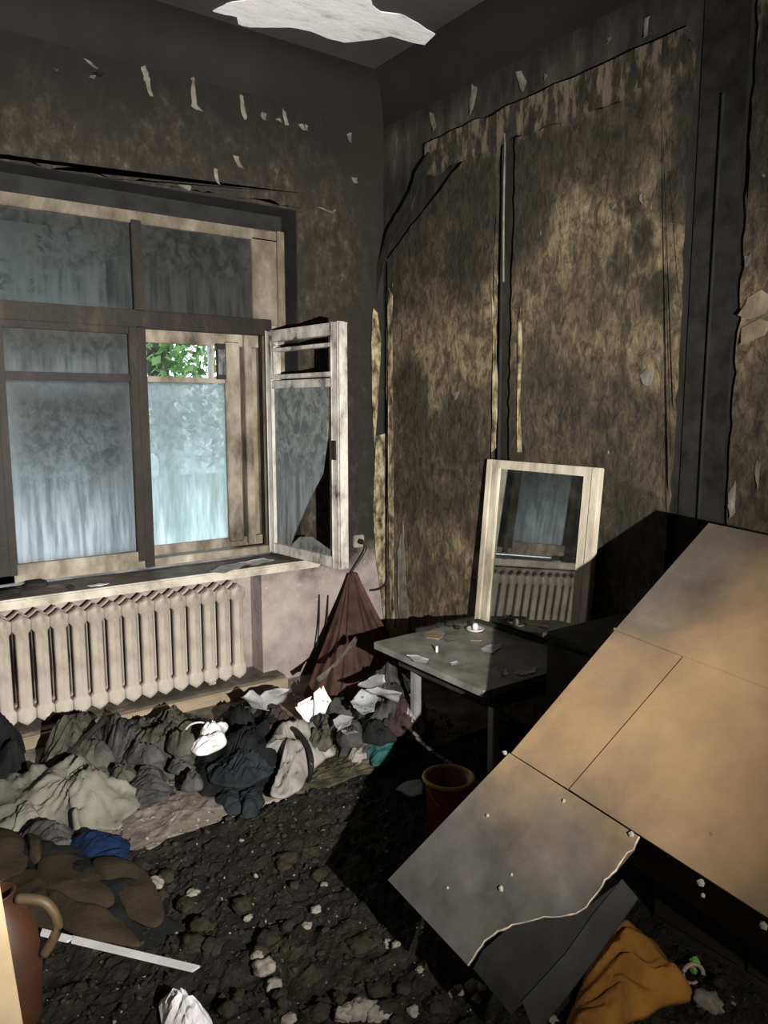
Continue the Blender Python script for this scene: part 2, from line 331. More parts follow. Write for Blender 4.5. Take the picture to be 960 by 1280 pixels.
def tube(bm, path, r, seg=8, closed=False):
    path = [V(p) for p in path]; rings = []
    n = len(path)
    for i, p in enumerate(path):
        t = (path[(i + 1) % n if closed else min(i + 1, n - 1)] - path[i - 1 if (closed or i) else 0])
        if t.length < 1e-9: t = V((0, 0, 1))
        t.normalize(); a = t.orthogonal() if abs(t.z) > .95 else t.cross(V((0, 0, 1)))
        a.normalize(); b = t.cross(a)
        rr = r[i] if isinstance(r, (list, tuple)) else r
        rings.append([bm.verts.new(p + (a * math.cos(q) + b * math.sin(q)) * rr) for q in [2 * math.pi * k / seg for k in range(seg)]])
    m = n if closed else n - 1
    for i in range(m):
        A, D = rings[i], rings[(i + 1) % n]
        for k in range(seg): bm.faces.new((A[k], A[(k + 1) % seg], D[(k + 1) % seg], D[k]))
    if not closed: bm.faces.new(rings[0][::-1]); bm.faces.new(rings[-1])
    return bm
def lathe(bm, c, prof, seg=28, sx=1, sy=1):
    c = V(c); rings = []
    for r, z in prof:
        rings.append([bm.verts.new(c + V((r * sx * math.cos(q), r * sy * math.sin(q), z))) for q in [2 * math.pi * k / seg for k in range(seg)]])
    for A, D in zip(rings, rings[1:]):
        for k in range(seg): bm.faces.new((A[k], A[(k + 1) % seg], D[(k + 1) % seg], D[k]))
    bm.faces.new(rings[0][::-1]); bm.faces.new(rings[-1])
    return bm
def curve(pts, n=6):
    """Catmull-Rom through pts"""
    pts = [V(p) for p in pts]; out = []
    for i in range(len(pts) - 1):
        p0, p1, p2, p3 = pts[max(i - 1, 0)], pts[i], pts[i + 1], pts[min(i + 2, len(pts) - 1)]
        for k in range(n):
            t = k / n
            out.append(.5 * ((2 * p1) + (p2 - p0) * t + (2 * p0 - 5 * p1 + 4 * p2 - p3) * t * t + (3 * p1 - p0 - 3 * p2 + p3) * t ** 3))
    return out + [pts[-1]]
def N3(p, s=0.0): return noise.noise(V(p) + V((s * 7.3, s * 3.1, s * 5.7)))
def jag(pts, amp, step, seed, closed=True):
    """subdivide a 3D polyline and shake it"""
    out = []; m = len(pts) if closed else len(pts) - 1
    for i in range(m):
        a, b = V(pts[i]), V(pts[(i + 1) % len(pts)]); k = max(1, int((b - a).length / step))
        for j in range(k):
            p = a.lerp(b, j / k)
            if j: p = p + V((N3(p * 14, seed), N3(p * 14, seed + 1), N3(p * 14, seed + 2))) * amp
            out.append(p)
    if not closed: out.append(V(pts[-1]))
    return out

# ================================================================== THE ROOM
WY = 4.07; WX = 2.91; H = 3.64; FY = 2.796       # window wall, side wall, ceiling, edge of floor covering
OX0, OX1, OZ0, OZ1 = .46, 2.285, .74, 2.845      # window opening
XL, YN = -.62, -1.35
bm = B()
box(bm, (XL, WY, 0), (.30, WY + .5, H)); box(bm, (.30, WY, OZ0), (OX0, WY + .5, H))
box(bm, (OX1, WY, 0), (WX + .3, WY + .5, H)); box(bm, (2.005, WY, 0), (OX1, WY + .5, OZ0))
box(bm, (.30, WY + .15, -.02), (2.005, WY + .5, OZ0)); box(bm, (OX0, WY, OZ1), (OX1, WY + .5, H))
wall_far = tag(obj('wall_far', bm, 'wall', origin=(0, 0, 0)), kind='structure')
# sooted reveal boards of the opening
bm = B(); box(bm, (OX1 - .004, WY + .004, OZ0 + .06), (OX1 + .004, WY + .2, OZ1)); box(bm, (OX0, WY + .004, OZ1 - .004), (OX1, WY + .2, OZ1 + .004))
obj('reveal_lining', bm, 'charl', wall_far)
# torn plaster lip above the window
pts = [(OX0 - .1, WY - .002, OZ1 + .12)]; q = []
for i in range(60):
    x = OX0 - .1 + i * (OX1 + .06 - OX0 + .1) / 59
    q.append((x, WY - .002, OZ1 + .012 + .028 * N3((x * 6, 1, 2)) + (.05 if x < 1.5 else .02) * max(0, N3((x * 2.2, 5, 3))) + .012 * N3((x * 25, 0, 0))))
pts = [(OX0 - .1, WY - .002, OZ1 + .13)] + q + [(OX1 + .06, WY - .002, OZ1 + .10)]
obj('plaster_lip', prism(B(), pts, (0, -.006, 0)), 'wall', wall_far)
wall_right = tag(boxo('wall_right', (WX, YN, 0), (WX + .3, WY + .5, H), 'wallr', bevel=0), kind='structure'); 
wall_right_o = wall_right
tag(boxo('wall_left', (XL - .2, YN, 0), (XL, WY + .5, H), 'wall', bevel=0), kind='structure')
tag(boxo('wall_near', (XL - .2, YN - .2, 0), (WX + .3, YN, H), 'wall', bevel=0), kind='structure')
ceiling = tag(obj('ceiling', box(B(), (XL - .2, YN - .2, H), (WX + .3, WY + .5, H + .2)), 'ceil', origin=(0, 0, 0)), kind='structure')
floor = tag(obj('floor', box(B(), (XL - .2, YN - .2, -.25), (WX + .3, WY + .5, 0)), 'rubble', origin=(0, 0, 0)), kind='structure')
# covings, soft inside corners
def coving(name, a, b, d1, r=.22):
    bm = B(); a, b, d1 = V(a), V(b), V(d1); up = V((0, 0, -1)); prev = None
    prof = [V((0, 0, 0))] + [d1 * (r - r * math.sin(t)) + up * (r - r * math.cos(t)) for t in [math.pi / 2 * k / 8 for k in range(9)]]
    A = [bm.verts.new(a + p) for p in prof]; D = [bm.verts.new(b + p) for p in prof]; n = len(prof)
    for i in range(n): bm.faces.new((A[i], A[(i + 1) % n], D[(i + 1) % n], D[i]))
    bm.faces.new(A); bm.faces.new(D[::-1])
    o = obj(name, bm, 'cove', smooth=True); o.data.set_sharp_from_angle(angle=math.radians(30)); return tag(o, kind='structure')
coving('trim_1', (XL, WY, H), (WX, WY, H), (0, -1, 0)); coving('trim_2', (WX, YN, H), (WX, WY, H), (-1, 0, 0))
# bare plaster on the ceiling where the sooted coat fell away
cpx = [(266, 13), (283, 4), (312, -2), (352, -18), (430, -22), (462, -6), (466, 6), (476, 14), (500, 17), (522, 28), (544, 42), (531, 55), (508, 50), (488, 44), (462, 49), (430, 52), (410, 47), (388, 38), (362, 33), (340, 33), (312, 33), (298, 29), (296, 20), (280, 17)]
pts = jag([onZ(x, y, H - .003) for x, y in cpx], .008, .03, 3)
for p in pts: p.z = H - .003
obj('bare_plaster_patch', prism(B(), pts, (0, 0, -.005)), 'patch', ceiling)


# floor covering beyond the charred strip
def sheet_top(x, y): return .022
pts = jag([(2.86, FY), (XL + .02, FY)], .012, .04, 8, False) if 0 else None
e = [V((x, FY + .010 * N3((x * 9, 2, 1)) + .006 * N3((x * 40, 2, 1)), 0)) for x in [XL + .02 + i * .03 for i in range(int((WX - XL - .04) / .03))]]
pts = e + [V((WX - .01, WY - .01, 0)), V((XL + .02, WY - .01, 0))]
obj('floor_covering', prism(B(), pts, (0, 0, .022)), 'dust', floor, origin=(0, 0, 0))
# timber plinth under the radiator niche, darker and greyer on top
pl = tag(boxo('baseboard_far', (XL + .01, 3.925, .018), (2.10, 4.215, .085), 'beige', bevel=.006), kind='structure')
boxo('plinth_top', (XL + .01, 3.955, .085), (2.10, 4.215, .094), 'sill', pl)

# lining sheets on the side wall with the dark slots between them
def lining(y0, y1, z0, z1a, z1b, seed, th=.028):
    c = [(y0, z0), (y0, z1a), (y1, z1b), (y1, z0)]
    p = jag([V((WX + .002, a, b)) for a, b in c], .016, .05, seed)
    for k in p: k.x = WX + .002
    return obj('lining_sheet', prism(B(), p, (-th, 0, 0)), 'lining', wall_right, origin=wloc(wall_right))
def relining(o):       # keep texture space = world space
    return o
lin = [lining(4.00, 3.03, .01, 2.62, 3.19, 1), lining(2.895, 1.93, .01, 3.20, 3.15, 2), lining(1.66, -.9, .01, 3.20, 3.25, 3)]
for o in lin + [wall_right]:
    off = V(o.matrix_basis.translation) + (V(wall_right.location) if o.parent else V((0, 0, 0)))
    for v in o.data.vertices: v.co += off
for o in lin: o.location = (0, 0, 0)
wall_right.location = (0, 0, 0)
# a lighter papered band along the top of the sheets
pts = []
for i in range(40):
    y = 3.62 - i * .043; pts.append(V((WX - .027, y, 3.205 + .02 * N3((y * 7, 1, 1)))))
for i in range(40):
    y = 3.62 - (39 - i) * .043; pts.append(V((WX - .027, y, 3.03 + .05 * N3((y * 5, 3, 1)) + .02 * N3((y * 22, 1, 6)))))
obj('torn_paper_band', prism(B(), pts, (-.006, 0, 0)), 'lining', wall_right)
# dark post standing in the wide slot, thin conduits in the slots
boxo('charred_post', (WX - .012, 1.70, .01), (WX + .01, 1.89, H - .23), 'char', wall_right)
obj('conduit', tube(B(), [(WX - .03, 1.775, .02), (WX - .03, 1.78, 1.6), (WX - .032, 1.775, 2.9)], .006), 'charl', wall_right)
obj('conduit', tube(B(), curve([(WX - .022, 2.975, .6), (WX - .026, 2.968, 1.6), (WX - .024, 2.975, 2.5), (WX - .022, 2.98, 3.02)]), .009), 'charl', wall_right)
obj('conduit', tube(B(), curve([(WX - .03, 2.955, 2.35), (WX - .034, 2.96, 2.7), (WX - .03, 2.965, 3.08)]), .005), 'flake', wall_right)
# torn strips of yellowed paper hanging in the corner
def strip_px(px, d, plane, m, parent, seed, th=.004):
    fn = onX if plane == 'x' else onY
    p = jag([fn(x, y, d) for x, y in px], .006, .04, seed)
    return obj('wallpaper_strip', prism(B(), p, (-th, 0, 0) if plane == 'x' else (0, -th, 0)), m, parent)
strip_px([(466, 385), (472, 392), (476, 430), (474, 470), (471, 520), (468, 560), (465, 500), (464, 430)], WY - .02, 'y', 'strip', wall_far, 2)
strip_px([(470, 545), (484, 540), (487, 620), (486, 700), (489, 770), (481, 790), (476, 740), (470, 700), (466, 640)], WY - .012, 'y', 'strip', wall_far, 5)
strip_px([(486, 360), (491, 370), (489, 480), (488, 560), (491, 700), (494, 785), (489, 785), (486, 640)], WX - .035, 'x', 'strip', wall_right, 6)
strip_px([(497, 690), (504, 650), (507, 720), (512, 790), (500, 792)], WX - .036, 'x', 'flake', wall_right, 7)
strip_px([(648, 400), (651, 385), (653, 440), (650, 490), (652, 565), (647, 565), (648, 430)], WX - .030, 'x', 'strip', wall_right, 8)
strip_px([(615, 370), (618, 390), (622, 470), (620, 560), (615, 565), (617, 450)], WX - .030, 'x', 'strip', wall_right, 9)
# black crack where the lining tore away from the corner
strip_px([(537, 190), (541, 205), (524, 232), (514, 262), (496, 292), (484, 318), (476, 350), (469, 380), (466, 372), (474, 325), (484, 290), (496, 268), (512, 246), (520, 215)], WX - .05, 'x', 'char', wall_right, 11)
# flakes of paint curling off the upper walls
def flake(px, d, plane, lift=.02, m='flake'):
    fn = onX if plane == 'x' else onY
    n = V((-1, 0, 0)) if plane == 'x' else V((0, -1, 0))
    p = jag([fn(x, y, d) for x, y in px], .012, .012, px[0][0] * .1)
    for q in p: q[0 if plane == 'x' else 1] = d
    zm = max(q.z for q in p); zl = min(q.z for q in p)
    for q in p: q += n * (.003 + lift * ((zm - q.z) / max(.01, zm - zl)) ** 2)
    obj('paint_flake', prism(B(), p, -n * .002), m, wall_far if plane == 'y' else wall_right)
for px in ([(176, 84), (181, 82), (185, 95), (190, 122), (186, 122), (179, 100)], [(238, 98), (242, 96), (242, 128), (252, 141), (244, 139), (237, 134)],
           [(300, 118), (304, 120), (307, 148), (303, 151), (300, 140)], [(353, 135), (357, 140), (359, 158), (354, 158)], [(327, 140), (333, 142), (331, 152), (326, 150)],
           [(343, 150), (350, 148), (350, 155)], [(372, 156), (378, 155), (382, 164), (376, 164)], [(381, 155), (385, 158), (383, 166)], [(433, 168), (440, 167), (438, 180), (434, 178)], [(439, 222), (446, 222), (446, 230), (440, 230)],
           [(291, 194), (298, 196), (303, 212), (296, 210)], [(268, 210), (272, 212), (273, 232), (268, 224)], [(104, 73), (109, 75), (122, 88), (116, 87)], [(110, 97), (120, 95), (116, 101)],
           [(222, 232), (240, 228), (234, 240)], [(396, 260), (412, 264), (420, 261), (414, 268)], [(66, 84), (73, 86), (71, 91)]): flake(px, WY - .001, 'y')
flake([(116, 92), (128, 85), (134, 90), (122, 99)], WY - .003, 'y', .03, 'char')
for px in ([(537, 140), (542, 142), (548, 160), (545, 165), (539, 152)], [(590, 105), (596, 108), (595, 130), (591, 145), (588, 128)], [(645, 90), (652, 88), (660, 102), (658, 116), (652, 110)],
           [(681, 92), (685, 94), (684, 102)], [(806, 25), (813, 20), (813, 45), (808, 50)], [(760, 48), (765, 46), (763, 56)], [(778, 80), (786, 66), (796, 66), (782, 84)], [(822, 68), (830, 66), (834, 72), (824, 76)],
           ): flake(px, WX - .001, 'x')
for px in ([(800, 470), (807, 461), (818, 466), (812, 474), (816, 482), (806, 480)], [(762, 256), (770, 252), (768, 262)], [(931, 320), (939, 316), (940, 330), (934, 334)], [(912, 615), (919, 600), (921, 640), (914, 648), (911, 632)], [(946, 575), (951, 580), (949, 612), (946, 600)],
           [(566, 492), (576, 488), (572, 500)], [(800, 250), (804, 240), (806, 256)]): flake(px, WX - .030, 'x', .012)
for px in ([(926, 395), (935, 372), (952, 362), (964, 372), (962, 392), (942, 400)], [(928, 410), (950, 398), (964, 402), (958, 420), (932, 432)]): flake(px, WX - .03, 'x', .03, 'beige')


# ================================================================== THE WINDOW
IY = WY + .17       # inner face of inner frame
win = thing('window_1', (1.39, IY, OZ0), None, None); win['kind'] = 'structure'
def bar(name, x0, x1, z0, z1, m='frame', y0=IY, y1=IY + .06, parent=win): return boxo(name, (x0, y0, z0), (x1, y1, z1), m, parent)
bar('frame_head', OX0, OX1, 2.685, 2.748, 'frame_mid'); bar('head_packing', OX0, OX1, 2.748, OZ1 - .004, 'charl', IY + .012)
bar('frame_jamb', OX0, .69, OZ0 + .06, 2.70, 'frame_dark'); bar('frame_jamb', 2.075, OX1, 2.19, 2.70, 'frame_mid'); bar('frame_jamb', 2.155, OX1, OZ0 + .06, 2.20, 'frame')
bar('jamb_bead', 2.235, OX1, 2.15, 2.748, 'frame_mid', IY - .02, IY)
bar('frame_mullion', 1.365, 1.42, .80, 2.70, 'frame_dark', IY - .012)
bar('frame_transom', OX0, 2.19, 2.135, 2.228, 'frame_dark', IY - .016, IY + .07)
bar('frame_cill', OX0, OX1, .80, .845, 'frame')
# jamb boards between inner and outer windows
boxo('jamb_board', (2.20, IY + .06, .80), (OX1, IY + .24, 2.20), 'frame', win); boxo('jamb_board', (1.375, IY + .06, .80), (1.41, IY + .24, 2.20), 'frame_dark', win)
boxo('inner_board', (OX0, IY + .06, .785), (OX1, IY + .24, .815), 'sill', win); boxo('head_board', (OX0, IY + .06, 2.15), (OX1, IY + .24, 2.18), 'frame', win)
def pane(px, y, m, parent, name='pane', th=.004, sag=0):
    p = [onY(a, b, y) for a, b in px]; return obj(name, prism(B(), p, (0, th, 0)), m, parent)
def rpane(x0, x1, z0, z1, y, m, parent, name='pane'): return boxo(name, (x0, y, z0), (x1, y + .004, z1), m, parent, bevel=0)
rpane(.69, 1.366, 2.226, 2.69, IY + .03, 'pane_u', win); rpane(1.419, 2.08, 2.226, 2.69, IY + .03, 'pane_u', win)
# closed left sash
ls = bar('sash', .665, .705, .84, 2.14, 'frame_dark', IY - .01, IY + .045)
def sbar(x0, x1, z0, z1, m): return bar('sash_rail', x0, x1, z0, z1, m, IY - .012, IY + .045, ls)
sbar(1.325, 1.372, .84, 2.14, 'frame_dark'); sbar(.70, 1.33, 2.098, 2.14, 'frame_dark'); sbar(.70, 1.33, 1.842, 1.882, 'frame_dark'); sbar(.70, 1.33, .84, .897, 'frame')
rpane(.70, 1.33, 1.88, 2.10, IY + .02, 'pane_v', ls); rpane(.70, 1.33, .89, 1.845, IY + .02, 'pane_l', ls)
# outer window
OY = IY + .18
on = boxo('outer_sash', (1.40, OY, .84), (1.462, OY + .05, 2.18), 'frame', win)
def obar(name, x0, x1, z0, z1, m='frame', y0=OY, y1=OY + .05): return boxo(name, (x0, y0, z0), (x1, y1, z1), m, on)
obar('outer_rail', 1.45, 2.22, 2.075, 2.18); obar('outer_rail', 1.45, 2.22, .825, .885); obar('outer_rail', 1.45, 2.0, 1.850, 1.882); obar('outer_stile', 1.965, 2.06, .86, 2.10, 'frame', OY - .004)
obar('outer_stile', 2.085, 2.135, .84, 2.18, 'frame', OY - .03); obar('vent_stile', 1.872, 1.89, 1.88, 2.08, 'frame_pale', OY - .012)
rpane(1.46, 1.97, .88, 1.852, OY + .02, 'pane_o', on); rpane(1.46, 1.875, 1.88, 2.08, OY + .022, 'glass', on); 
bm = B(); box(bm, (1.90, OY - .03, 1.872), (1.962, OY - .012, 2.085), bevel=.003); obj('vent_sash', bm, 'frame_dark', on)
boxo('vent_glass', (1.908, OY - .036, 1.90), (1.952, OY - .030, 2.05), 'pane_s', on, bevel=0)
boxo('outer_jamb', (2.03, OY + .05, .80), (OX1, OY + .11, 2.25), 'frame', win); boxo('outer_head', (1.40, OY + .05, 2.10), (OX1, OY + .11, 2.70), 'frame', win)
# outer leaf behind the closed sash
ol = boxo('outer_sash', (.46, OY, .82), (.60, OY + .05, 2.70), 'frame', win)
for a in ((.60, 1.40, .82, .93), (.60, 1.40, 2.10, 2.20), (1.29, 1.40, .84, 2.7), (.60, 1.40, 1.86, 1.90), (.46, 2.28, 2.66, 2.85)): boxo('outer_rail', (a[0], OY + .002, a[2]), (a[1], OY + .05, a[3]), 'frame_dark', ol)
rpane(.60, 1.29, .93, 1.86, OY + .02, 'glass', ol)
# wadding stuffed at the foot between the two leaves
p = []
for i in range(30): x = .70 + i * .0214; p.append(V((x, IY + .07, .92 + .022 * N3((x * 7, 1, 4)) + .01 * N3((x * 30, 1, 4)))))
obj('wadding', prism(B(), [V((.70, IY + .07, .816))] + p + [V((p[-1].x, IY + .07, .816))], (0, .06, 0)), 'sill', win)
# window board
sl = boxo('window_board', (XL + .05, 3.95, .742), (2.335, IY + .01, .785), 'sill', win, .006)
boxo('board_edge', (XL + .05, 3.925, .738), (2.335, 3.952, .789), 'sill_edge', sl, .008)

# open casement, hinged on the right jamb
hx, hy = 2.165, IY - .02; fx, fy = 2.235, 3.52
ex = V((fx - hx, fy - hy, 0)); SW = ex.length; ex.normalize(); en = V((ex.y, -ex.x, 0))     # en points to the room side (towards -x)
if en.x > 0: en = -en
SM = Matrix(((ex.x, en.x, 0, hx), (ex.y, en.y, 0, hy), (0, 0, 1, 0), (0, 0, 0, 1)))
cas = obj('casement', box(B(), (0, -.022, .812), (.055, .022, 2.155), SM, .004), 'frame_pale', win)
def cb(name, a0, a1, z0, z1, m='frame_pale', t0=-.022, t1=.022): return obj(name, box(B(), (a0, t0, z0), (a1, t1, z1), SM, .004), m, cas)
cb('stile', SW - .058, SW, .812, 2.155); cb('stile_edge', SW - .004, SW + .012, .815, 2.15, 'frame_pale', -.03, .016); cb('rail', .05, SW - .05, .812, .872); cb('rail', .05, SW - .05, 2.09, 2.155)
cb('rail', .05, SW - .05, 1.815, 1.86)
cb('vent_rail', .065, SW - .06, 1.87, 1.895); cb('vent_rail', .065, SW - .06, 2.03, 2.05); cb('vent_stile', .06, .085, 1.87, 2.06)
def cpoly(name, pts, m): return obj(name, prism(B(), [SM @ V((a, .004, z)) for a, z in pts], SM.to_3x3() @ V((0, -.004, 0))), m, cas)
w2 = SW - .055
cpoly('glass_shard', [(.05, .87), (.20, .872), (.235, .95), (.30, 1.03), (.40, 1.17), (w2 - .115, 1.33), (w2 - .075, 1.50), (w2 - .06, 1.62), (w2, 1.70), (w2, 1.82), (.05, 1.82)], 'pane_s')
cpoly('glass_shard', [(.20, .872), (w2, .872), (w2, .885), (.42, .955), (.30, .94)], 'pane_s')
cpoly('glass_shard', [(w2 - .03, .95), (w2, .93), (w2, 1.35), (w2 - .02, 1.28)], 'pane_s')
for z in (1.15, 1.80): obj('hinge', tube(B(), [(hx + .004, hy - .012, z), (hx + .004, hy - .012, z + .07)], .009), 'frame_dark', cas)
obj('latch', box(B(), (SW - .045, .02, 1.42), (SW - .02, .032, 1.52), SM, .003), 'frame_dark', cas)

# bits lying on the window board
def lump(bm, c, r, sx=1, sy=1, sz=1, seed=0, sub=2, rough=.35):
    res = bmesh.ops.create_icosphere(bm, subdivisions=sub, radius=1); c = V(c)
    for v in res['verts']:
        k = 1 + rough * N3(v.co * 1.6, seed) + rough * .5 * N3(v.co * 4, seed + 3)
        v.co = c + V((v.co.x * sx * r, v.co.y * sy * r, v.co.z * sz * r)) * k
    return bm
def ldim(bm): return min(v.co.z for v in bm.verts)
def setz(bm, z):
    d = z - ldim(bm)
    for v in bm.verts: v.co.z += d
    return bm
def sill_bit(px, r, m, name, label, cat, sz=.35, sx=1.6, seed=1):
    c = onZ(px[0], px[1], .79); c.y = min(max(c.y, 3.96), IY - .06)
    tag(obj(name, setz(lump(B(), c, r, sx, .9, sz, seed), .785), m, smooth=False), label, cat)
sill_bit((15, 742), .035, 'char', 'charred_lump', 'flat black cinder at the low corner of the sooty window board', 'cinder', .4, 2.0, 1)
sill_bit((45, 733), .045, 'char', 'charred_lump', 'large jagged black cinder on the window board under the closed sash', 'cinder', .4, 1.5, 2)
sill_bit((122, 731), .028, 'white', 'paint_chip', 'white paint chip on the window board below the window mullion', 'chip', .15, 1.9, 3)
sill_bit((88, 735), .016, 'char', 'charred_lump', 'small round black crumb on the window board beside a white chip', 'cinder', .6, 1.2, 4)
def scrap(name, px, z, m, label, cat, group=None, curl=.01, th=.002, seed=1, h=0.0, basefn=None):
    pts = jag([onZ(x, y, z) for x, y in px], .014, .012, seed)
    c = sum(pts, V((0, 0, 0))) / len(pts); bm = B(); n = len(pts); K = 5
    top = [[bm.verts.new(c)]]; 
    def zz(p, r): return (basefn(p.x, p.y) if basefn else z) + curl * (N3(p * 9, seed) + .8 * r * r) + h * (1 - r * r) + .002
    top[0][0].co.z = zz(c, 0)
    for k in range(1, K + 1):
        r = k / K; ring = []
        for p in pts:
            q = c.lerp(p, r); q.z = zz(q, r); ring.append(bm.verts.new(q))
        top.append(ring)
    for i in range(n): bm.faces.new((top[0][0], top[1][i], top[1][(i + 1) % n]))
    for k in range(1, K):
        for i in range(n): bm.faces.new((top[k][i], top[k + 1][i], top[k + 1][(i + 1) % n], top[k][(i + 1) % n]))
    r = bmesh.ops.solidify(bm, geom=bm.faces[:], thickness=th)
    return tag(obj(name, bm, m, smooth=True), label, cat, group)
scrap('paint_flake', [(262, 716), (275, 708), (300, 704), (318, 702), (300, 712), (280, 718)], .79, 'white', 'bluish white peeled paint flake on the window board below the open casement', 'paint flake', None, .006)
scrap('paint_flake', [(296, 705), (330, 699), (345, 702), (318, 708)], .79, 'white', 'narrow white peeled sliver at the end of the window board', 'paint flake', None, .006, seed=4)

# socket with plug and cord, hook, on the window wall
so = onY(447, 676, WY); st = thing('power_socket', (so.x, WY - .001, so.z), 'square smoke-stained power socket on the sooty wall beside the casement', 'socket')
boxo('face_plate', (so.x - .04, WY - .022, so.z - .04), (so.x + .04, WY - .001, so.z + .04), 'socket', st, .006)
obj('rim', tube(B(), [(so.x + .026 * math.cos(t), WY - .023, so.z + .026 * math.sin(t)) for t in [k * math.pi / 8 for k in range(16)]], .004, 6, True), 'socket', st)
cordp = [(so.x, WY - .055, so.z), (so.x + .01, WY - .08, so.z - .05), onY(440, 715, WY - .06), onY(430, 740, WY - .10), onZ(413, 800, .30), onZ(408, 835, .17), onZ(398, 862, .10), onZ(386, 880, .06)]
cd = thing('electrical_lead', (so.x, WY - .05, .06), 'black power cord hanging from the wall socket down to the clothes', 'cord')
obj('cable', tube(B(), curve(cordp, 8), .0055), 'plug', cd)
obj('plug', tube(B(), [(so.x, WY - .022, so.z), (so.x, WY - .045, so.z), (so.x, WY - .062, so.z - .004)], [.018, .018, .009], 12), 'plug', cd)
hk = [onY(483, 714, WY - .05), onY(484, 722, WY - .05), onY(482, 730, WY - .045), onY(474, 736, WY - .03), onY(462, 738, WY - .012)]
tag(obj('pipe_hook', tube(B(), curve(hk), .0075), 'char'), 'bent black iron hook sticking out of the corner below the socket', 'hook')

# ================================================================== RADIATOR
RX0, PIT, RZ = .40, .0895, .105
rad = thing('radiator', (1.1, 4.08, .094), 'cream cast iron column radiator under the window board', 'radiator')
def rsection():
    bm = B(); hp = PIT / 2 - .0006; hw = .0305
    prof = [(.002, .004, .6), (.010, .015, .8), (.022, .030, 1), (.034, hp, 1), (.080, hp, 1), (.090, .0375, 1), (.098, hw, 1), (.478, hw, 1), (.486, .0375, 1), (.496, hp, 1), (.545, hp, 1), (.556, .028, .95), (.567, .013, .8), (.576, .004, .6)]
    for yc, d in ((-.042, .026), (.042, .026)):
        rings = []
        for z, w_, s in prof:
            dd = d * s; rings.append([bm.verts.new((w_ * a, yc + dd * b, z)) for a, b in ((-1, .5), (-.85, 1), (.85, 1), (1, .5), (1, -.7), (.8, -.98), (.3, -1.06), (0, -1.25), (-.3, -1.06), (-.8, -.98), (-1, -.7))])
        for A, D in zip(rings, rings[1:]):
            n = len(A)
            for k in range(n): bm.faces.new((A[k], A[(k + 1) % n], D[(k + 1) % n], D[k]))
        bm.faces.new(rings[0][::-1]); bm.faces.new(rings[-1])
    for z in (.063, .51): box(bm, (-hp, -.03, z - .018), (hp, .03, z + .018))
    bmesh.ops.recalc_face_normals(bm, faces=bm.faces)
    me = bpy.data.meshes.new('section'); bm.to_mesh(me); bm.free(); me.materials.append(M['rad'])
    for p in me.polygons: p.use_smooth = True
    me.set_sharp_from_angle(angle=math.radians(50)) if hasattr(me, 'set_sharp_from_angle') else None
    return me
sec = rsection()
for i in range(17):
    o = bpy.data.objects.new('section', sec); C.objects.link(o); o.parent = rad
    o.location = V((RX0 + PIT * i, 4.09, RZ)) - V(rad.location)
obj('foot', box(B(), (RX0 + .04, 4.06, .094), (RX0 + .08, 4.13, .14)), 'rad', rad); obj('foot', box(B(), (RX0 + PIT * 14, 4.06, .094), (RX0 + PIT * 14 + .04, 4.13, .14)), 'rad', rad)
rx1 = RX0 + PIT * 16.5
obj('end_plug', tube(B(), [(rx1, 4.09, RZ + .063), (rx1 + .012, 4.09, RZ + .063), (rx1 + .02, 4.09, RZ + .063)], [.03, .03, .016], 14), 'rad', rad)
obj('end_plug', tube(B(), [(rx1, 4.09, RZ + .51), (rx1 + .012, 4.09, RZ + .51), (rx1 + .02, 4.09, RZ + .51)], [.03, .03, .016], 14), 'rad', rad)

# ================================================================== TABLE, MIRROR, CABINET
tz = .54; tx0, tx1, ty0, ty1 = 2.093, 2.855, 2.205, 3.02
tb = thing('table', (2.47, 2.61, 0), 'low grey laminate table with burnt edges under the leaning mirror', 'table')
bm = B()
pts = [(tx0 + .012, ty1), (tx0, ty1 - .012), (tx0 - .002, ty0 + .012), (tx0 + .012, ty0), (tx1, ty0), (tx1, ty1 + .02), (2.5, ty1 + .01)]
top = obj('table_top', prism(bm, [V((a, b, tz - .03)) for a, b in pts], (0, 0, .03)), 'table', tb)
boxo('apron', (tx0 + .10, ty0 + .05, tz - .12), (tx1 - .06, ty0 + .07, tz - .03), 'table_dark', tb); boxo('apron', (tx0 + .10, ty1 - .10, tz - .12), (tx1 - .06, ty1 - .08, tz - .03), 'table_dark', tb)
boxo('apron', (tx0 + .10, ty0 + .07, tz - .12), (tx0 + .12, ty1 - .10, tz - .03), 'table_dark', tb); boxo('apron', (tx1 - .08, ty0 + .07, tz - .12), (tx1 - .06, ty1 - .10, tz - .03), 'table_dark', tb)
for x in (tx0 + .15, tx1 - .1):
    for y in (ty0 + .1, ty1 - .16): boxo('leg', (x - .02, y - .02, .024), (x + .02, y + .02, tz - .03), 'steel' , tb)
boxo('edge_batten', (2.38, ty1 - .002, tz - .012), (2.85, ty1 + .025, tz + .018), 'table_dark', tb)
ledge = boxo('back_ledge', (2.752, ty0 + .3, tz), (2.782, ty1 - .03, tz + .018), 'table_dark', tb)
def veneer(px, m, seed, name='veneer_scar'): 
    p = jag([onZ(x, y, tz + .0005) for x, y in px], .008, .02, seed); obj(name, prism(B(), p, (0, 0, .0025)), m, top)
veneer([(528, 793), (542, 787), (556, 792), (548, 800), (533, 798)], 'beige', 1); veneer([(585, 797), (600, 796), (602, 801), (588, 801)], 'beige', 2)
veneer([(555, 800), (566, 797), (572, 801), (560, 804)], 'flake', 3)
def tscrap(px, label, seed, name='paper_scrap', m='white'): scrap(name, px, tz, m, label, 'paper', None, .005, .0015, seed)
tscrap([(506, 820), (522, 820), (538, 826), (534, 832), (518, 829)], 'torn white paper strip along the edge of the grey table', 1)
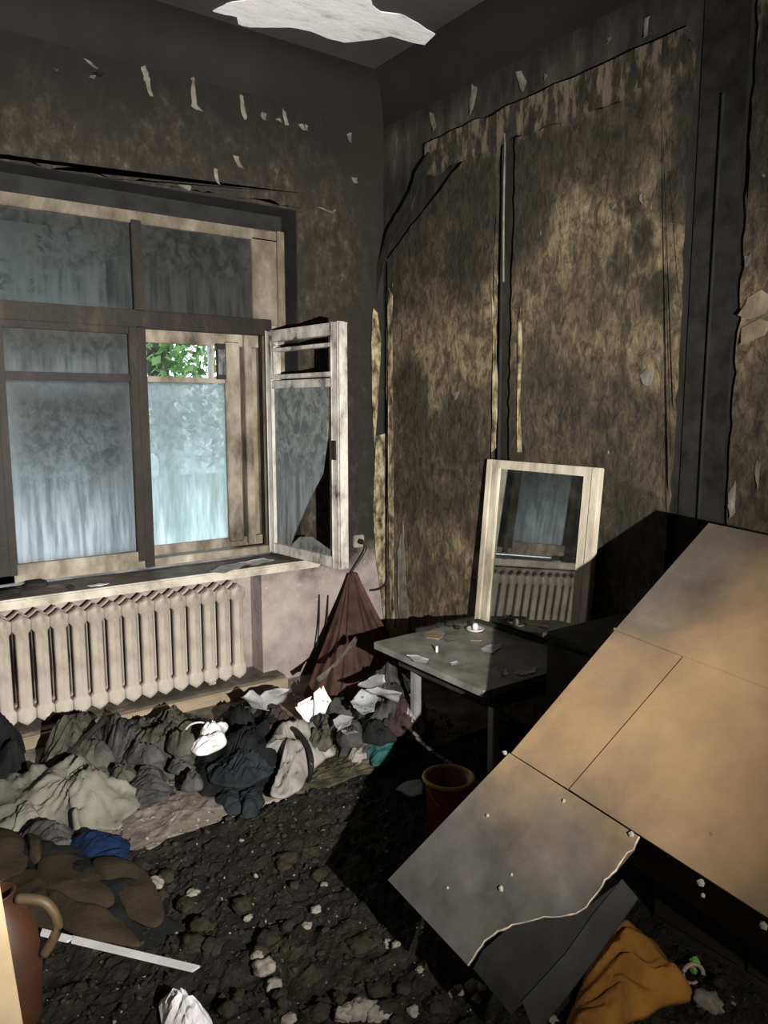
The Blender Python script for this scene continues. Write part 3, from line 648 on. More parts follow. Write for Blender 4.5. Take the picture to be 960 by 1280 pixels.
tscrap([(600, 812), (614, 806), (626, 806), (624, 812), (617, 818), (605, 816)], 'white torn paper scrap by the middle of the tabletop', 2)
tscrap([(622, 838), (632, 834), (636, 843), (627, 846)], 'small grey paper scrap on the shaded part of the tabletop', 5)
tscrap([(642, 842), (655, 834), (671, 834), (670, 842), (652, 846)], 'long grey paper scrap on the shaded part of the tabletop', 6)
tscrap([(561, 829), (570, 827), (570, 832), (563, 833)], 'tiny paper crumb near the corner of the grey tabletop', 7)
# candle holder
cc = onZ(594, 789, tz); ch = thing('candle_holder', (cc.x, cc.y, tz), 'small white saucer with a burnt down candle on the table', 'candle')
obj('saucer', lathe(B(), (cc.x, cc.y, tz), [(.025, .0005), (.040, .006), (.048, .016), (.044, .017), (.036, .009), (.012, .008)]), 'whitep', ch, True)
obj('candle', lathe(B(), (cc.x, cc.y, tz), [(.016, .0085), (.016, .03), (.011, .042), (.004, .044)], 16), 'white', ch, True)
obj('wick', tube(B(), [(cc.x, cc.y, tz + .043), (cc.x + .002, cc.y, tz + .055)], .0015, 6), 'char', ch)
for k, (px, r, lab) in enumerate((((548, 782), .018, 'black cinder at the back edge of the tabletop beside the batten'), ((562, 781), .022, 'pair-sized lumpy black cinder on the tabletop behind the candle'), ((572, 784), .014, 'small glossy black cinder on the tabletop next to the candle saucer'))):
    c = onZ(px[0], px[1] + 3, tz); tag(obj('cinder', setz(lump(B(), c, r, 1.3, 1, .8, k + 20), tz), 'char'), lab, 'cinder')
c = onZ(546, 815, tz); tag(obj('cigarette_butt', tube(B(), [(c.x, c.y, tz + .0005), (c.x, c.y, tz + .028)], .006, 8), 'white'), 'upright white cigarette stub on the middle of the tabletop', 'cigarette')

# leaning mirror, foot on the table, head against the lining
mb, mt = 2.795, 2.868
m0 = onX(597, 777, mb); m1 = onX(736, 790, mb); zb = tz + .002
def mp(a, h, t=0.0):       # a: across (0..W towards camera side), h: up along the slope, t: towards the room
    dx = (mt - mb); L = math.hypot(dx, .88); e = V((dx / L, 0, .88 / L)); n = V((-.88 / L, 0, dx / L))
    return V((mb, 3.012 - a, zb)) + e * h + n * t
MW, MHt = .755, .885
mr = thing('mirror', (mb, 3.012 - MW / 2, zb), 'framed mirror in scuffed cream wood leaning on the wall above the table', 'mirror')
def mbox(name, a0, a1, h0, h1, t0, t1, m, bev=.004):
    bm = B(); box(bm, (a0, h0, t0), (a1, h1, t1), bevel=bev)
    for v in bm.verts: v.co = mp(v.co.x, v.co.y, v.co.z)
    return obj(name, bm, m, mr)
fw, fb = .095, .10
mbox('glass', fw - .01, MW - fb + .01, .01, MHt - .045, .004, .010, 'mirror', 0); mbox('backing', .01, MW - .01, .005, MHt - .01, -.004, .004, 'table_dark')
mbox('frame_stile', 0, fw - .055, 0, MHt, -.004, .03, 'mframe'); mbox('frame_stile', fw - .053, fw, 0, MHt - .04, 0, .024, 'mframe')
mbox('frame_stile', MW - fb, MW - fb + .05, 0, MHt - .04, 0, .024, 'mframe'); mbox('frame_stile', MW - fb + .052, MW, 0, MHt, -.004, .03, 'mframe')
mbox('frame_head', .04, MW - .046, MHt - .045, MHt, -.004, .026, 'mframe')

cb_ = thing('bedside_cabinet', (2.58, 1.85, 0), 'dark olive bedside cabinet between the table and the tipped wardrobe', 'cabinet')
boxo('body', (2.30, 1.65, .03), (2.87, 2.065, .765), 'green_wood', cb_); boxo('top', (2.28, 1.64, .765), (2.875, 2.075, .79), 'green_wood', cb_)
for z0, z1 in ((.08, .40), (.42, .75)):
    d = boxo('drawer', (2.284, 1.675, z0), (2.30, 2.04, z1), 'green_wood', cb_); obj('knob', lump(B(), (2.272, 1.857, (z0 + z1) / 2), .014, seed=2, rough=.05), 'steel', d)
boxo('plinth', (2.33, 1.67, 0.001), (2.86, 2.05, .03), 'char', cb_)

# ================================================================== TIPPED WARDROBE
P0 = V((1.201, 1.657, .338)); es = V((.018, .997, .076)).normalized()
ev = V((2.393, 1.442, 1.307)) - P0; ev -= es * ev.dot(es); ev.normalize(); eu = -es; wn = eu.cross(ev)
if wn.z < 0: wn = -wn
WM = Matrix(((eu.x, ev.x, wn.x, P0.x), (eu.y, ev.y, wn.y, P0.y), (eu.z, ev.z, wn.z, P0.z), (0, 0, 0, 1)))
WI = WM.inverted()
def wuv(x, y): p = WI @ onP(x, y, P0, wn); return (p.x, p.y)
wd = thing('tipped_wardrobe', P0, 'tipped over wardrobe showing its tan hardboard back, leaning beside the table', 'wardrobe')
wd.rotation_euler = WM.to_euler()
bpy.context.view_layer.update()
def wobj(name, bm, m, parent=wd):     # local coordinates of the wardrobe
    bmesh.ops.recalc_face_normals(bm, faces=bm.faces)
    me = bpy.data.meshes.new(name); bm.to_mesh(me); bm.free(); me.materials.append(M[m])
    o = bpy.data.objects.new(name, me); C.objects.link(o); o.parent = parent; return o
UR, VT, V2, V1, DP = 1.28, 1.552, .512, 1.040, .40
def wsheet(name, pts, m, t0=-.006, t1=0.0, parent=wd, rag=0):
    p = [V((a, b, t0)) for a, b in pts]
    return wobj(name, prism(B(), p, (0, 0, t1 - t0)), m, parent)
G = .004
wsheet('back_panel', [(.086, V1 + G), (.119, VT), (UR, VT + .01), (UR, V1 + G)], 'hb')
wsheet('back_panel', [(.062, V2), (.084, V1 - G), (.333, V1 - G), (.291, V2)], 'hb', -.010, -.003)
wsheet('back_panel', [(.297, V2), (.339, V1 - G), (UR, V1 - G), (UR, V2 - .01)], 'hb', -.007, .001)
wobj('batten', box(B(), (.07, V1 - .02, -.030), (UR, V1 + .02, -.011)), 'wood')
wobj('seam_strip', box(B(), (.08, V1 - .006, -.003), (UR - .01, V1 + .003, .005), bevel=.002), 'hb')
wobj('side_panel', box(B(), (.075, V2 + .01, -DP), (.095, VT - .01, -.031)), 'wood'); wobj('side_panel', box(B(), (UR - .02, V2 + .01, -DP), (UR, VT - .01, -.011)), 'wood')
wobj('bottom_panel', box(B(), (.095, V2 + .01, -DP), (UR - .02, V2 + .03, -.011)), 'wood'); wobj('top_panel', box(B(), (.095, VT - .03, -DP), (UR - .02, VT - .01, -.031)), 'wood')
d1 = wobj('door', box(B(), (.08, V2 + .012, -DP - .02), (.68, VT - .012, -DP)), 'wood'); d2 = wobj('door', box(B(), (.686, V2 + .012, -DP - .02), (UR, VT - .012, -DP)), 'wood')
wobj('handle', box(B(), (.63, 1.0, -DP - .04), (.645, 1.12, -DP - .02), bevel=.003), 'steel', d1); wobj('handle', box(B(), (.72, 1.0, -DP - .04), (.735, 1.12, -DP - .02), bevel=.003), 'steel', d2)
# lower panel hanging loose, torn across its corner
tear = [wuv(x, y) for x, y in ((799, 1046), (792, 1062), (784, 1066), (770, 1088), (756, 1100), (745, 1118), (733, 1134), (720, 1142), (700, 1146), (680, 1146), (660, 1152), (640, 1156), (622, 1164), (606, 1176), (596, 1190), (585, 1207))]
tj = [V((a, b, 0)) for a, b in tear]; tj = jag(tj, .006, .012, 4, False)
loose = wsheet('loose_panel', [(.060, V2 - .004), (.0, .0)] + [(q.x, q.y) for q in reversed(tj)], 'hb', -.006, .002)
wobj('torn_edge', tube(B(), [(q.x, q.y, .001) for q in tj], [.0012 + .0035 * max(0, N3(q * 30, 2)) for q in tj], 5), 'tear', loose)
D = [wuv(x, y) for x, y in ((586, 1205), (600, 1186), (640, 1150), (735, 1128), (776, 1096), (790, 1112), (742, 1180), (700, 1235), (660, 1285), (632, 1262))]
bm = B()
lowv = []
for k, (a, b) in enumerate(D):
    lowv.append(V((a, b, -.014 - (.030 if k in (5, 6, 7, 8) else 0) - (.012 if k in (0, 9) else 0))))
fold = [wuv(x, y) for x, y in ((776, 1096), (740, 1140), (705, 1190), (650, 1250))]
a = lowv[:5] + [V((x, y, -.016)) for x, y in fold[1:]] + [lowv[9]]
prism(bm, a, (0, 0, -.005)); fl = wobj('burnt_flap', bm, 'hbd')
bm = B(); prism(bm, [V((x, y, -.016)) for x, y in fold] + [lowv[8], lowv[7], lowv[6], lowv[5]], (0, 0, -.005)); wobj('flap_fold', bm, 'hbd', fl)
bm = B(); tube(bm, [V((x, y, -.014)) for x, y in fold], .0025, 5); wobj('flap_crease', bm, 'charl', fl)
# crumbs of plaster sitting on the board
for k, (x, y, r) in enumerate(((790, 1044, .008), (877, 1105, .010), (879, 1120, .006), (955, 1158, .009), (632, 942, .008), (535 + 170, 1002, .006), (610, 1020, .006), (560, 1110, .005), (627, 1112, .008), (640, 1094, .005))):
    p = onP(x, y, P0, wn) + wn * r * .6
    tag(obj('plaster_crumb', lump(B(), p, r, 1, 1, 1, k + 60, 1), 'chip'), 'tiny pale plaster crumb lying on the back of the tipped wardrobe', 'crumb', 'plaster crumbs on the tipped wardrobe')
# low chest that carries the wardrobe
cs = thing('low_chest', (2.3, 1.06, 0), 'charred low chest that props up the tipped wardrobe from below', 'chest')
boxo('body', (2.06, .72, .02), (2.58, 1.36, .425), 'char', cs); boxo('lid', (2.045, .70, .425), (2.59, 1.38, .445), 'wood', cs)
for y in (.735, 1.05): d = boxo('drawer', (2.045, y, .06), (2.06, y + .295, .415), 'wood', cs); obj('knob', lump(B(), (2.036, y + .147, .25), .012, seed=3, rough=.05), 'steel', d)
for x in (2.09, 2.55):
    for y in (.75, 1.33): obj('foot', box(B(), (x - .02, y - .02, 0.001), (x + .02, y + .02, .02)), 'char', cs)

# ================================================================== RUBBLE
def rub(x, y):
    p = V((x, y, 0))
    h = .022 + .026 * noise.fractal(p * 5, 1.0, 2.1, 4) + .022 * noise.fractal(p * 17 + V((3, 1, 0)), .8, 2.1, 4)
    e = min(1, max(0, (FY - .01 - y) / .06)); h *= e
    h *= min(1, max(0, (y - .25) / .2)) * min(1, max(0, (x - .15) / .1)) * min(1, max(0, (2.9 - x) / .1))
    return max(h, -.004)
bm = B(); x0, x1, y0, y1, st_ = .10, 2.88, .3, FY - .008, .019
nx, ny = int((x1 - x0) / st_), int((y1 - y0) / st_); g = []
for j in range(ny + 1):
    g.append([bm.verts.new((x0 + i * (x1 - x0) / nx, y0 + j * (y1 - y0) / ny, rub(x0 + i * (x1 - x0) / nx, y0 + j * (y1 - y0) / ny))) for i in range(nx + 1)])
for j in range(ny):
    for i in range(nx): bm.faces.new((g[j][i], g[j][i + 1], g[j + 1][i + 1], g[j + 1][i]))
o = obj('rubble_crust', bm, 'rubble', floor, origin=(0, 0, 0)); o['kind'] = 'stuff'
# thousands of crumbs: uncountable
def crumbs(n, region, m, rmin, rmax, name, zf):
    vs, fs = [], []
    ico = B(); bmesh.ops.create_icosphere(ico, subdivisions=1, radius=1); iv = [v.co.copy() for v in ico.verts]; ifc = [[v.index for v in f.verts] for f in ico.faces]; ico.free()
    for k in range(n):
        x, y = region(); r = rmin * (rmax / rmin) ** (random.random() ** 2.2); b = len(vs); z = zf(x, y)
        a = random.random() * 6.28; sx, sy, sz = [random.uniform(.6, 1.4) for _ in range(3)]
        for v in iv:
            d = 1 + random.uniform(-.28, .28); px, py = v.x * sx, v.y * sy
            vs.append((x + r * d * (px * math.cos(a) - py * math.sin(a)), y + r * d * (px * math.sin(a) + py * math.cos(a)), z + r * d * v.z * sz * .7 + r * .3))
        fs += [[b + i for i in f] for f in ifc]
    me = bpy.data.meshes.new(name); me.from_pydata(vs, [], fs); me.materials.append(M[m]); o = bpy.data.objects.new(name, me); C.objects.link(o); o.parent = floor; o['kind'] = 'stuff'
    return o
def near_reg(): return random.uniform(.2, 2.8), random.uniform(.4, FY - .02)
crumbs(7000, near_reg, 'clay', .003, .013, 'rubble_crumbs', rub)
crumbs(420, near_reg, 'chip', .0025, .009, 'pale_crumbs', rub)
def far_reg(): return random.uniform(.2, 2.6), FY + abs(random.gauss(0, .28)) + .02
def flat(x, y): return .022
def farc(): 
    while True:
        x, y = far_reg()
        if y < 3.85: return x, y
crumbs(1300, farc, 'chip', .003, .011, 'floor_grit', flat); crumbs(900, farc, 'clay', .004, .018, 'floor_cinders', flat)
# larger plaster lumps one can pick out
def chunk(px, r, m='chip', label=None, group=None, name='plaster_chunk', sz=.7, seed=None, flatb=.55):
    c = onZ(px[0], px[1], .03); z = rub(c.x, c.y) if c.y < FY else .022
    bm = lump(B(), (c.x, c.y, z), r, random.uniform(.9, 1.4), random.uniform(.8, 1.2), sz, px[0] * .37 if seed is None else seed, 3, .45)
    
    for v in bm.verts: v.co += v.co.normalized() * 0 + V((N3(v.co * 70, 1), N3(v.co * 70, 2), N3(v.co * 70, 3))) * r * .22
    setz(bm, z - .003); return tag(obj(name, bm, m, smooth=True), label, 'rubble', group)
for px, r in (((330, 1210), .030), ((342, 1230), .028), ((322, 1198), .018), ((310, 1145), .013), ((383, 1152), .016), ((395, 1140), .014), ((432, 1270), .03), ((450, 1266), .034), ((470, 1268), .03), ((575, 1238), .016), ((590, 1232), .018), ((602, 1240), .014), ((595, 1250), .014), ((565, 1244), .012), ((405, 1100), .012), ((485, 1175), .016), ((495, 1185), .014), ((360, 1275), .022), ((610, 1170), .010), ((516, 1262), .016), ((524, 1215), .012), ((195, 1112), .026), ((240, 1115), .02), ((640, 1262), .012), ((690, 1276), .012)):
    chunk(px, r, 'chip', 'pale crumbly plaster lump on the charred rubble of the floor', 'pale plaster lumps on the charred rubble')
for k in range(46):
    px = (random.uniform(200, 560), random.uniform(1075, 1275))
    if 400 < px[0] < 500 and px[1] < 1180: continue
    chunk(px, random.uniform(.014, .032), 'clay', 'dark brown charred lump among the rubble on the floor', 'dark lumps on the charred rubble', 'rubble_lump')
chunk((885, 1258), .035, 'chip', 'grey broken plaster block on the floor beyond the orange cloth', None, seed=5)
chunk((900, 1240), .022, 'clay', 'small dark block on the floor beyond the orange cloth', None, 'rubble_lump', seed=9)
# mossy crust along the edge of the floor covering
def star(pts, c, K=14): return None
def cloth(name, px, z, h, m, label, cat, fold=.02, fs=7.0, ang=0.0, aniso=2.6, p=2.2, seed=1, base=None, rag=.030, K=24, group=None, parent=None, segs=130, tilt=0.0, smooth=True, zpx=None, fmul=1.75):
    """crumpled textile: star shaped outline given by pixels on the level zpx, domed and folded"""
    pts = [onZ(x, y, z + .3 * h if zpx is None else zpx) for x, y in px]
    n = len(pts); c = sum(pts, V((0, 0, 0))) / n
    poly = []
    for i in range(n):
        p0, p1, p2, p3 = pts[i - 1], pts[i], pts[(i + 1) % n], pts[(i + 2) % n]; k = max(2, segs // n)
        for j in range(k):
            t = j / k
            poly.append(.5 * ((2 * p1) + (p2 - p0) * t + (2 * p0 - 5 * p1 + 4 * p2 - p3) * t * t + (3 * p1 - p0 - 3 * p2 + p3) * t ** 3))
    poly = [q + V((N3(q * 13, seed), N3(q * 13, seed + 4), 0)) * rag for q in poly]
    ca, sa = math.cos(ang), math.sin(ang); bm = B(); rings = []; fs = fs * fmul
    bz = (lambda x, y: z) if base is None else base
    def surf(q, r):
        u = (q.x * ca + q.y * sa); v = (-q.x * sa + q.y * ca) * aniso
        wv = V((u + .25 * N3(q * 3, seed), v + .5 * N3(q * 2.2, seed + 2), seed * 3.3))
        a = 1 - abs(noise.noise(wv * fs * .5)) * 2; b2 = 1 - abs(noise.noise(wv * fs * 1.1 + V((9, 2, 1)))) * 2
        c3 = 1 - abs(noise.noise(wv * fs * 2.3 + V((3, 7, 4)))) * 2
        d = max(0, 1 - r ** p)
        zz = bz(q.x, q.y) + h * d * (.72 + .75 * noise.noise(q * 7.0 + V((seed, 0, 0)))) + fold * (.6 * a + .5 * b2 + .28 * c3 + .10 * noise.noise(q * 30)) * (.25 + .75 * d)
        if r > .97: zz = max(zz, bz(q.x, q.y) + .004)
        return max(zz, bz(q.x, q.y) + .002)
    cv = bm.verts.new((c.x, c.y, surf(c, 0)))
    for k in range(1, K + 1):
        r = (k / K) ** .8; ring = []
        for q in poly:
            w_ = c.lerp(q, r); ring.append(bm.verts.new((w_.x, w_.y, surf(w_, r))))
        rings.append(ring)
    ring = [bm.verts.new((q.x, q.y, bz(q.x, q.y) - .004)) for q in [c.lerp(q, .985) for q in poly]]; rings.append(ring)
    m_ = len(poly)
    for i in range(m_): bm.faces.new((cv, rings[0][i], rings[0][(i + 1) % m_]))
    for A, D_ in zip(rings, rings[1:]):
        for i in range(m_): bm.faces.new((A[i], D_[i], D_[(i + 1) % m_], A[(i + 1) % m_]))
    bm.faces.new(rings[-1][::-1])
    o = obj(name, bm, m, parent, smooth)
    return tag(o, label, cat, group) if parent is None else o
fz = .022
cloth('mould_crust', [(330, 990), (400, 955), (455, 930), (520, 920), (535, 935), (500, 950), (450, 968), (390, 990)], fz, .012, 'moss', 'mossy green brown crust along the edge of the floor covering', 'crust', .02, 14, seed=3, p=1.5)

# ================================================================== CLOTHES AND LITTER UNDER THE WINDOW
cloth('trousers', [(55, 935), (80, 905), (112, 893), (128, 905), (132, 930), (140, 950), (110, 962), (70, 968), (45, 962)], fz, .17, 'c_olive', 'olive grey crumpled trousers slumped against the plinth below the radiator', 'clothes', .045, 9, .9, seed=1)
cloth('charred_bundle', [(-14, 925), (5, 912), (24, 915), (30, 935), (26, 958), (10, 972), (-14, 972)], fz, .24, 'c_black', 'black scorched bundle standing by the radiator, next to a black stick', 'bundle', .02, 7, seed=4, p=4)
sp = [onZ(62, 962, fz + .02), onZ(95, 935, .12), onZ(132, 897, .20)]
tag(obj('burnt_stick', tube(B(), curve(sp, 4), [.014 + .004 * (k % 3) for k in range(9)], 7), 'char'), 'black burnt stick resting across the olive trousers', 'stick')
cloth('jacket', [(132, 925), (160, 905), (195, 905), (225, 895), (250, 890), (262, 905), (255, 930), (235, 950), (200, 955), (160, 958), (138, 950)], fz, .13, 'c_olive', 'dark olive jacket in deep folds beside the trousers', 'clothes', .05, 10, .4, seed=7)
cloth('crumpled_sweater', [(120, 905), (150, 898), (178, 905), (190, 930), (165, 945), (135, 935)], fz + .03, .10, 'c_grey', 'dark grey garment bunched up between the trousers and the olive jacket', 'clothes', .04, 10, 1.2, seed=9)
cloth('rubbish_bag', [(160, 972), (178, 958), (205, 960), (212, 985), (200, 1000), (172, 1002), (160, 990)], fz, .08, 'c_grey', 'small dark grey knotted bag in front of the olive jacket', 'bag', .03, 11, seed=12)
cloth('bed_sheet', [(-30, 975), (0, 966), (50, 962), (100, 952), (138, 955), (150, 975), (175, 988), (165, 1010), (150, 1026), (120, 1030), (100, 1042), (70, 1020), (30, 1025), (-30, 1030)], fz, .12, 'c_pale', 'pale sage crumpled sheet spread over the floor covering', 'sheet', .055, 5.5, .7, 1.8, seed=15, fmul=1.4, segs=140, K=22)
cloth('knotted_cloth', [(16, 1014), (30, 1004), (48, 1008), (56, 1026), (40, 1038), (18, 1036)], fz, .06, 'c_pale', 'pale knotted cloth beside the sage sheet and blue rag', 'cloth', .02, 9, seed=18)
cloth('plaster_heap', [(150, 1030), (180, 1000), (230, 985), (290, 995), (310, 1005), (250, 1030), (200, 1052), (168, 1062)], fz, .03, 'dust', 'low heap of grey beige plaster dust in front of the sheet', 'plaster', .014, 16, aniso=1.1, seed=19, p=1.4, fmul=1)
cloth('dark_coat', [(236, 962), (250, 930), (290, 905), (330, 885), (375, 893), (395, 905), (360, 915), (330, 945), (372, 965), (330, 982), (285, 988), (250, 985)], fz, .13, 'c_black', 'black coat spread open around the light grey garment', 'clothes', .04, 7, .5, seed=21, segs=130, K=20)
cloth('folded_garment', [(260, 960), (290, 938), (325, 935), (345, 945), (338, 965), (300, 980), (268, 976)], fz + .05, .06, 'c_navy', 'blue black folded garment lying on the black coat', 'clothes', .05, 8, .3, seed=23, p=1.3)
def hump(x, y): return fz + .075
cloth('grey_shirt', [(335, 925), (350, 910), (385, 908), (412, 918), (418, 935), (398, 948), (384, 962), (365, 985), (338, 986), (352, 960), (345, 945), (318, 948), (322, 936)], fz + .05, .10, 'c_light', 'light grey soot-marked shirt lying on the black coat', 'clothes', .05, 7, 1.0, 1.8, seed=26, segs=150, K=20)
strap = [onZ(350, 908, .15), onZ(368, 912, .19), onZ(382, 928, .19), onZ(389, 948, .15), onZ(388, 968, .08), onZ(384, 976, .04)]
tag(obj('belt', tube(B(), curve(strap), .012, 8), 'plug'), 'black curved strap arching over the light grey shirt', 'strap')
cloth('boot', [(268, 996), (280, 982), (302, 985), (306, 1000), (296, 1014), (276, 1012)], fz, .07, 'c_navy', 'blue black boot lying at the floor edge, the bulkier of the pair', 'boot', .02, 10, seed=31, p=3)
cloth('boot', [(300, 992), (318, 986), (328, 994), (322, 1012), (306, 1016), (298, 1006)], fz, .06, 'c_navy', 'blue black boot lying at the floor edge, the narrower of the pair', 'boot', .02, 10, seed=33, p=3)
cloth('white_rag', [(243, 925), (250, 910), (266, 912), (276, 903), (285, 908), (278, 926), (262, 938), (248, 940)], fz + .12, .05, 'white', 'white crumpled plastic rag between the olive jacket and black coat', 'rag', .035, 9, aniso=1.2, seed=35)
hp = [onZ(228, 918, .19), onZ(238, 906, .21), onZ(252, 903, .21), onZ(262, 908, .19)]
tag(obj('wire_hanger', tube(B(), curve(hp), .0045, 6), 'whitep'), 'thin white curved wire sticking out beside the white rag', 'wire')
cloth('dark_clothes', [(268, 900), (300, 880), (340, 890), (362, 892), (340, 905), (300, 912)], fz, .13, 'c_grey', 'dark grey sweater heaped behind the black coat', 'clothes', .045, 9, seed=37)
# right-hand heap in the corner
cloth('clothes_heap', [(420, 925), (436, 880), (455, 850), (490, 828), (520, 845), (530, 880), (528, 915), (500, 930), (460, 938)], fz, .24, 'c_grey', 'dark grey heap of clothes in the corner under the table edge', 'clothes', .055, 8, .9, seed=41, segs=120, K=20, p=2.0)
cloth('dark_shirt', [(462, 905), (480, 880), (510, 872), (520, 888), (500, 905), (478, 915)], fz + .12, .08, 'c_maroon', 'maroon folded shirt in the corner heap of clothes', 'clothes', .03, 11, .8, seed=43)
cloth('grey_trousers', [(418, 912), (440, 900), (470, 905), (490, 918), (470, 935), (436, 938)], fz + .03, .07, 'c_grey', 'dark trouser leg at the foot of the corner heap', 'clothes', .04, 9, .5, seed=45)
cloth('grey_sweater', [(500, 872), (518, 862), (534, 880), (530, 910), (512, 916), (500, 898)], fz + .08, .10, 'c_light', 'light grey sweater at the side of the corner heap near the table leg', 'clothes', .03, 9, .9, seed=47)
cloth('teal_cloth', [(458, 940), (472, 926), (492, 920), (504, 922), (494, 940), (480, 952), (464, 950)], fz + .03, .06, 'c_teal', 'teal crumpled cloth on the floor before the corner heap', 'cloth', .025, 14, seed=49)
cloth('grey_rag', [(432, 946), (440, 930), (456, 926), (464, 938), (452, 950)], fz + .02, .05, 'c_light', 'light grey rag on the floor beside the teal cloth', 'rag', .02, 13, seed=51)
rg = random.Random(11)
for k in range(16):
    x, y = [(150, 965), (225, 955), (240, 975), (215, 905), (300, 895), (345, 900), (405, 905), (425, 890), (440, 918), (400, 925), (475, 918), (505, 905), (228, 930), (120, 945), (180, 945), (90, 915)][k]
    w_ = rg.uniform(13, 22); hh = rg.uniform(7, 12)
    cloth('charred_rag', [(x + w_ * math.cos(t) * rg.uniform(.7, 1.2), y + hh * math.sin(t) * rg.uniform(.7, 1.2)) for t in [j * math.pi / 4 for j in range(8)]], fz + (.10 if 860 < y < 935 else .04), rg.uniform(.04, .09),
          ['c_olive', 'c_grey', 'c_grey', 'c_olive', 'c_black', 'c_maroon'][k % 6], 'small charred rag crumpled among the clothes under the window', 'rag', .04, 9, rg.uniform(0, 3), seed=200 + k, group='charred rags among the clothes', K=14, segs=64, base=None)
# paper scraps
def pap(px, z, label, seed, m='white', curl=.02, h=.012):
    cx, cy = sum(q[0] for q in px) / len(px), sum(q[1] for q in px) / len(px)
    px = [(cx + 1.2 * (x - cx), cy + 1.2 * (y - cy)) for x, y in px]
    scrap('paper_scrap', px, z + .035, m, label, 'paper', None, curl, .002, seed, h)
pap([(305, 882), (316, 875), (326, 880), (340, 872), (358, 873), (352, 884), (338, 890), (318, 893)], .13, 'white torn paper lying on the dark sweater by the plinth', 1, 'white', .04)
pap([(440, 880), (452, 871), (468, 878), (466, 892), (455, 897), (444, 890)], .22, 'white paper with grey holes on the corner heap of clothes', 2, 'spots', .03)
pap([(450, 862), (458, 855), (472, 846), (479, 850), (480, 860), (465, 863)], .28, 'white triangular paper on top of the corner heap', 3, 'white', .02)
pap([(460, 866), (472, 863), (486, 868), (500, 868), (494, 880), (482, 876)], .25, 'white ragged paper strip on the corner heap beside the triangular paper', 4, 'white', .03)
pap([(418, 905), (428, 899), (440, 901), (436, 912), (422, 915)], .16, 'small white paper scrap at the foot of the corner heap', 5)
pap([(428, 915), (440, 914), (446, 920), (434, 922)], .14, 'smallest white paper crumb at the foot of the corner heap', 6)
# open book standing in the litter
bk = thing('open_book', onZ(392, 905, fz + .05), 'fanned open white book standing among the clothes below the wires', 'book')
bp = onZ(392, 905, fz + .05); bn = V((-.45, -.85, .25)).normalized()
def page(px, off, m='spots'):
    p = [onP(x, y, bp + bn * off, bn) for x, y in px]; p = jag(p, .010, .012, px[0][1] * .1)
    return obj('page', prism(B(), p, -bn * .004), m, bk)
page([(369, 884), (384, 878), (396, 872), (398, 896), (394, 908), (380, 900)], .0)
page([(398, 868), (404, 857), (412, 872), (417, 882), (413, 900), (402, 910), (394, 908)], .02); page([(392, 866), (400, 859), (404, 880), (400, 906), (393, 905)], .035, 'white')
page([(372, 880), (390, 870), (388, 884), (376, 892)], -.02, 'white')
# green bottle shard
c = onZ(421, 885, .16); tag(obj('bottle_shard', prism(B(), [c + V(p) for p in ((-.03, 0, -.05), (.03, -.02, -.05), (.045, -.01, .01), (.01, 0, .05), (-.02, .005, .03))], (.006, .01, .003)), 'green_gl'), 'green glass shard between the open book and the maroon cloth', 'glass')
# thin sooty wires standing against the wall
for k, (a, b, z) in enumerate((((399, 743), (392, 848), .0), ((410, 744), (400, 838), .0), ((398, 800), (396, 858), .0))):
    t0, t1 = onY(a[0], a[1], WY - .012), onY(b[0], b[1], WY - .10)
    t1.z = max(t1.z, fz)
    tag(obj('sooty_wire', tube(B(), curve([t0, t0.lerp(t1, .35) + V((.006, -.01, 0)), t0.lerp(t1, .7) + V((-.006, -.02, 0)), V((t1.x - .02, t1.y - .02, .03))], 5), .005, 6), 'char'),
        'thin black wire standing against the pinkish wall beside the maroon cloth', 'wire', 'sooty wires against the wall')
tag(obj('wire_loop', tube(B(), [onZ(353 + 6.5 * math.cos(t), 866 + 7 * math.sin(t), .12) + V((0, 0, .01 * math.sin(t))) for t in [k * math.pi / 8 for k in range(16)]], .006, 7, True), 'plug'), 'small black cable loop lying below the pinkish wall', 'cable')
# maroon cloth hanging from the hook side into the corner
ap = onY(440, 716, WY - .05)
basepx = [(380, 866), (392, 884), (412, 896), (436, 896), (462, 888), (486, 872), (502, 852), (510, 836)]
bz = [onZ(x, y, .06) for x, y in basepx]
base = curve(bz, 8); bm = B(); rings = []
K = 26
topc = [ap + V((.012 * math.cos(i * .7) + (i / len(base) - .5) * .05, .012 * math.sin(i * .9), 0)) for i in range(len(base))]
for k in range(K + 1):
    t = k / K; ring = []
    for i, b in enumerate(base):
        p = topc[i].lerp(b, t); p.z = ap.z + (b.z - ap.z) * (t ** .92)
        fl_ = .030 * t * math.sin(i * .95 + 1.2 * N3((i * .3, t * 2, 1))) + .02 * t * N3((i * .25, t * 4, 3))
        d = (p - V((ap.x + .2, ap.y + .35, p.z))); d.z = 0; d.normalize(); p += d * fl_
        p.y = min(p.y, WY - .008); ring.append(bm.verts.new(p))
    rings.append(ring)
for A, D_ in zip(rings, rings[1:]):
    for i in range(len(A) - 1): bm.faces.new((A[i], D_[i], D_[i + 1], A[i + 1]))
bmesh.ops.solidify(bm, geom=bm.faces[:], thickness=.006)
mc = tag(obj('maroon_curtain', bm, 'c_brown', smooth=True), 'maroon brown curtain hanging from the corner below the socket', 'curtain')
hem = [onZ(398, 838, .30), onZ(412, 828, .33), onZ(428, 812, .37), onZ(438, 798, .42), onZ(446, 788, .45)]
vs = curve(hem, 5); bm = B()
A = [bm.verts.new(p + V((-.07, -.09, .0))) for p in vs]; D_ = [bm.verts.new(p + V((-.062, -.095, -.022 - .03 * N3(p * 30, 1)))) for p in vs]
for i in range(len(vs) - 1): bm.faces.new((A[i], D_[i], D_[i + 1], A[i + 1]))
bmesh.ops.solidify(bm, geom=bm.faces[:], thickness=.004)
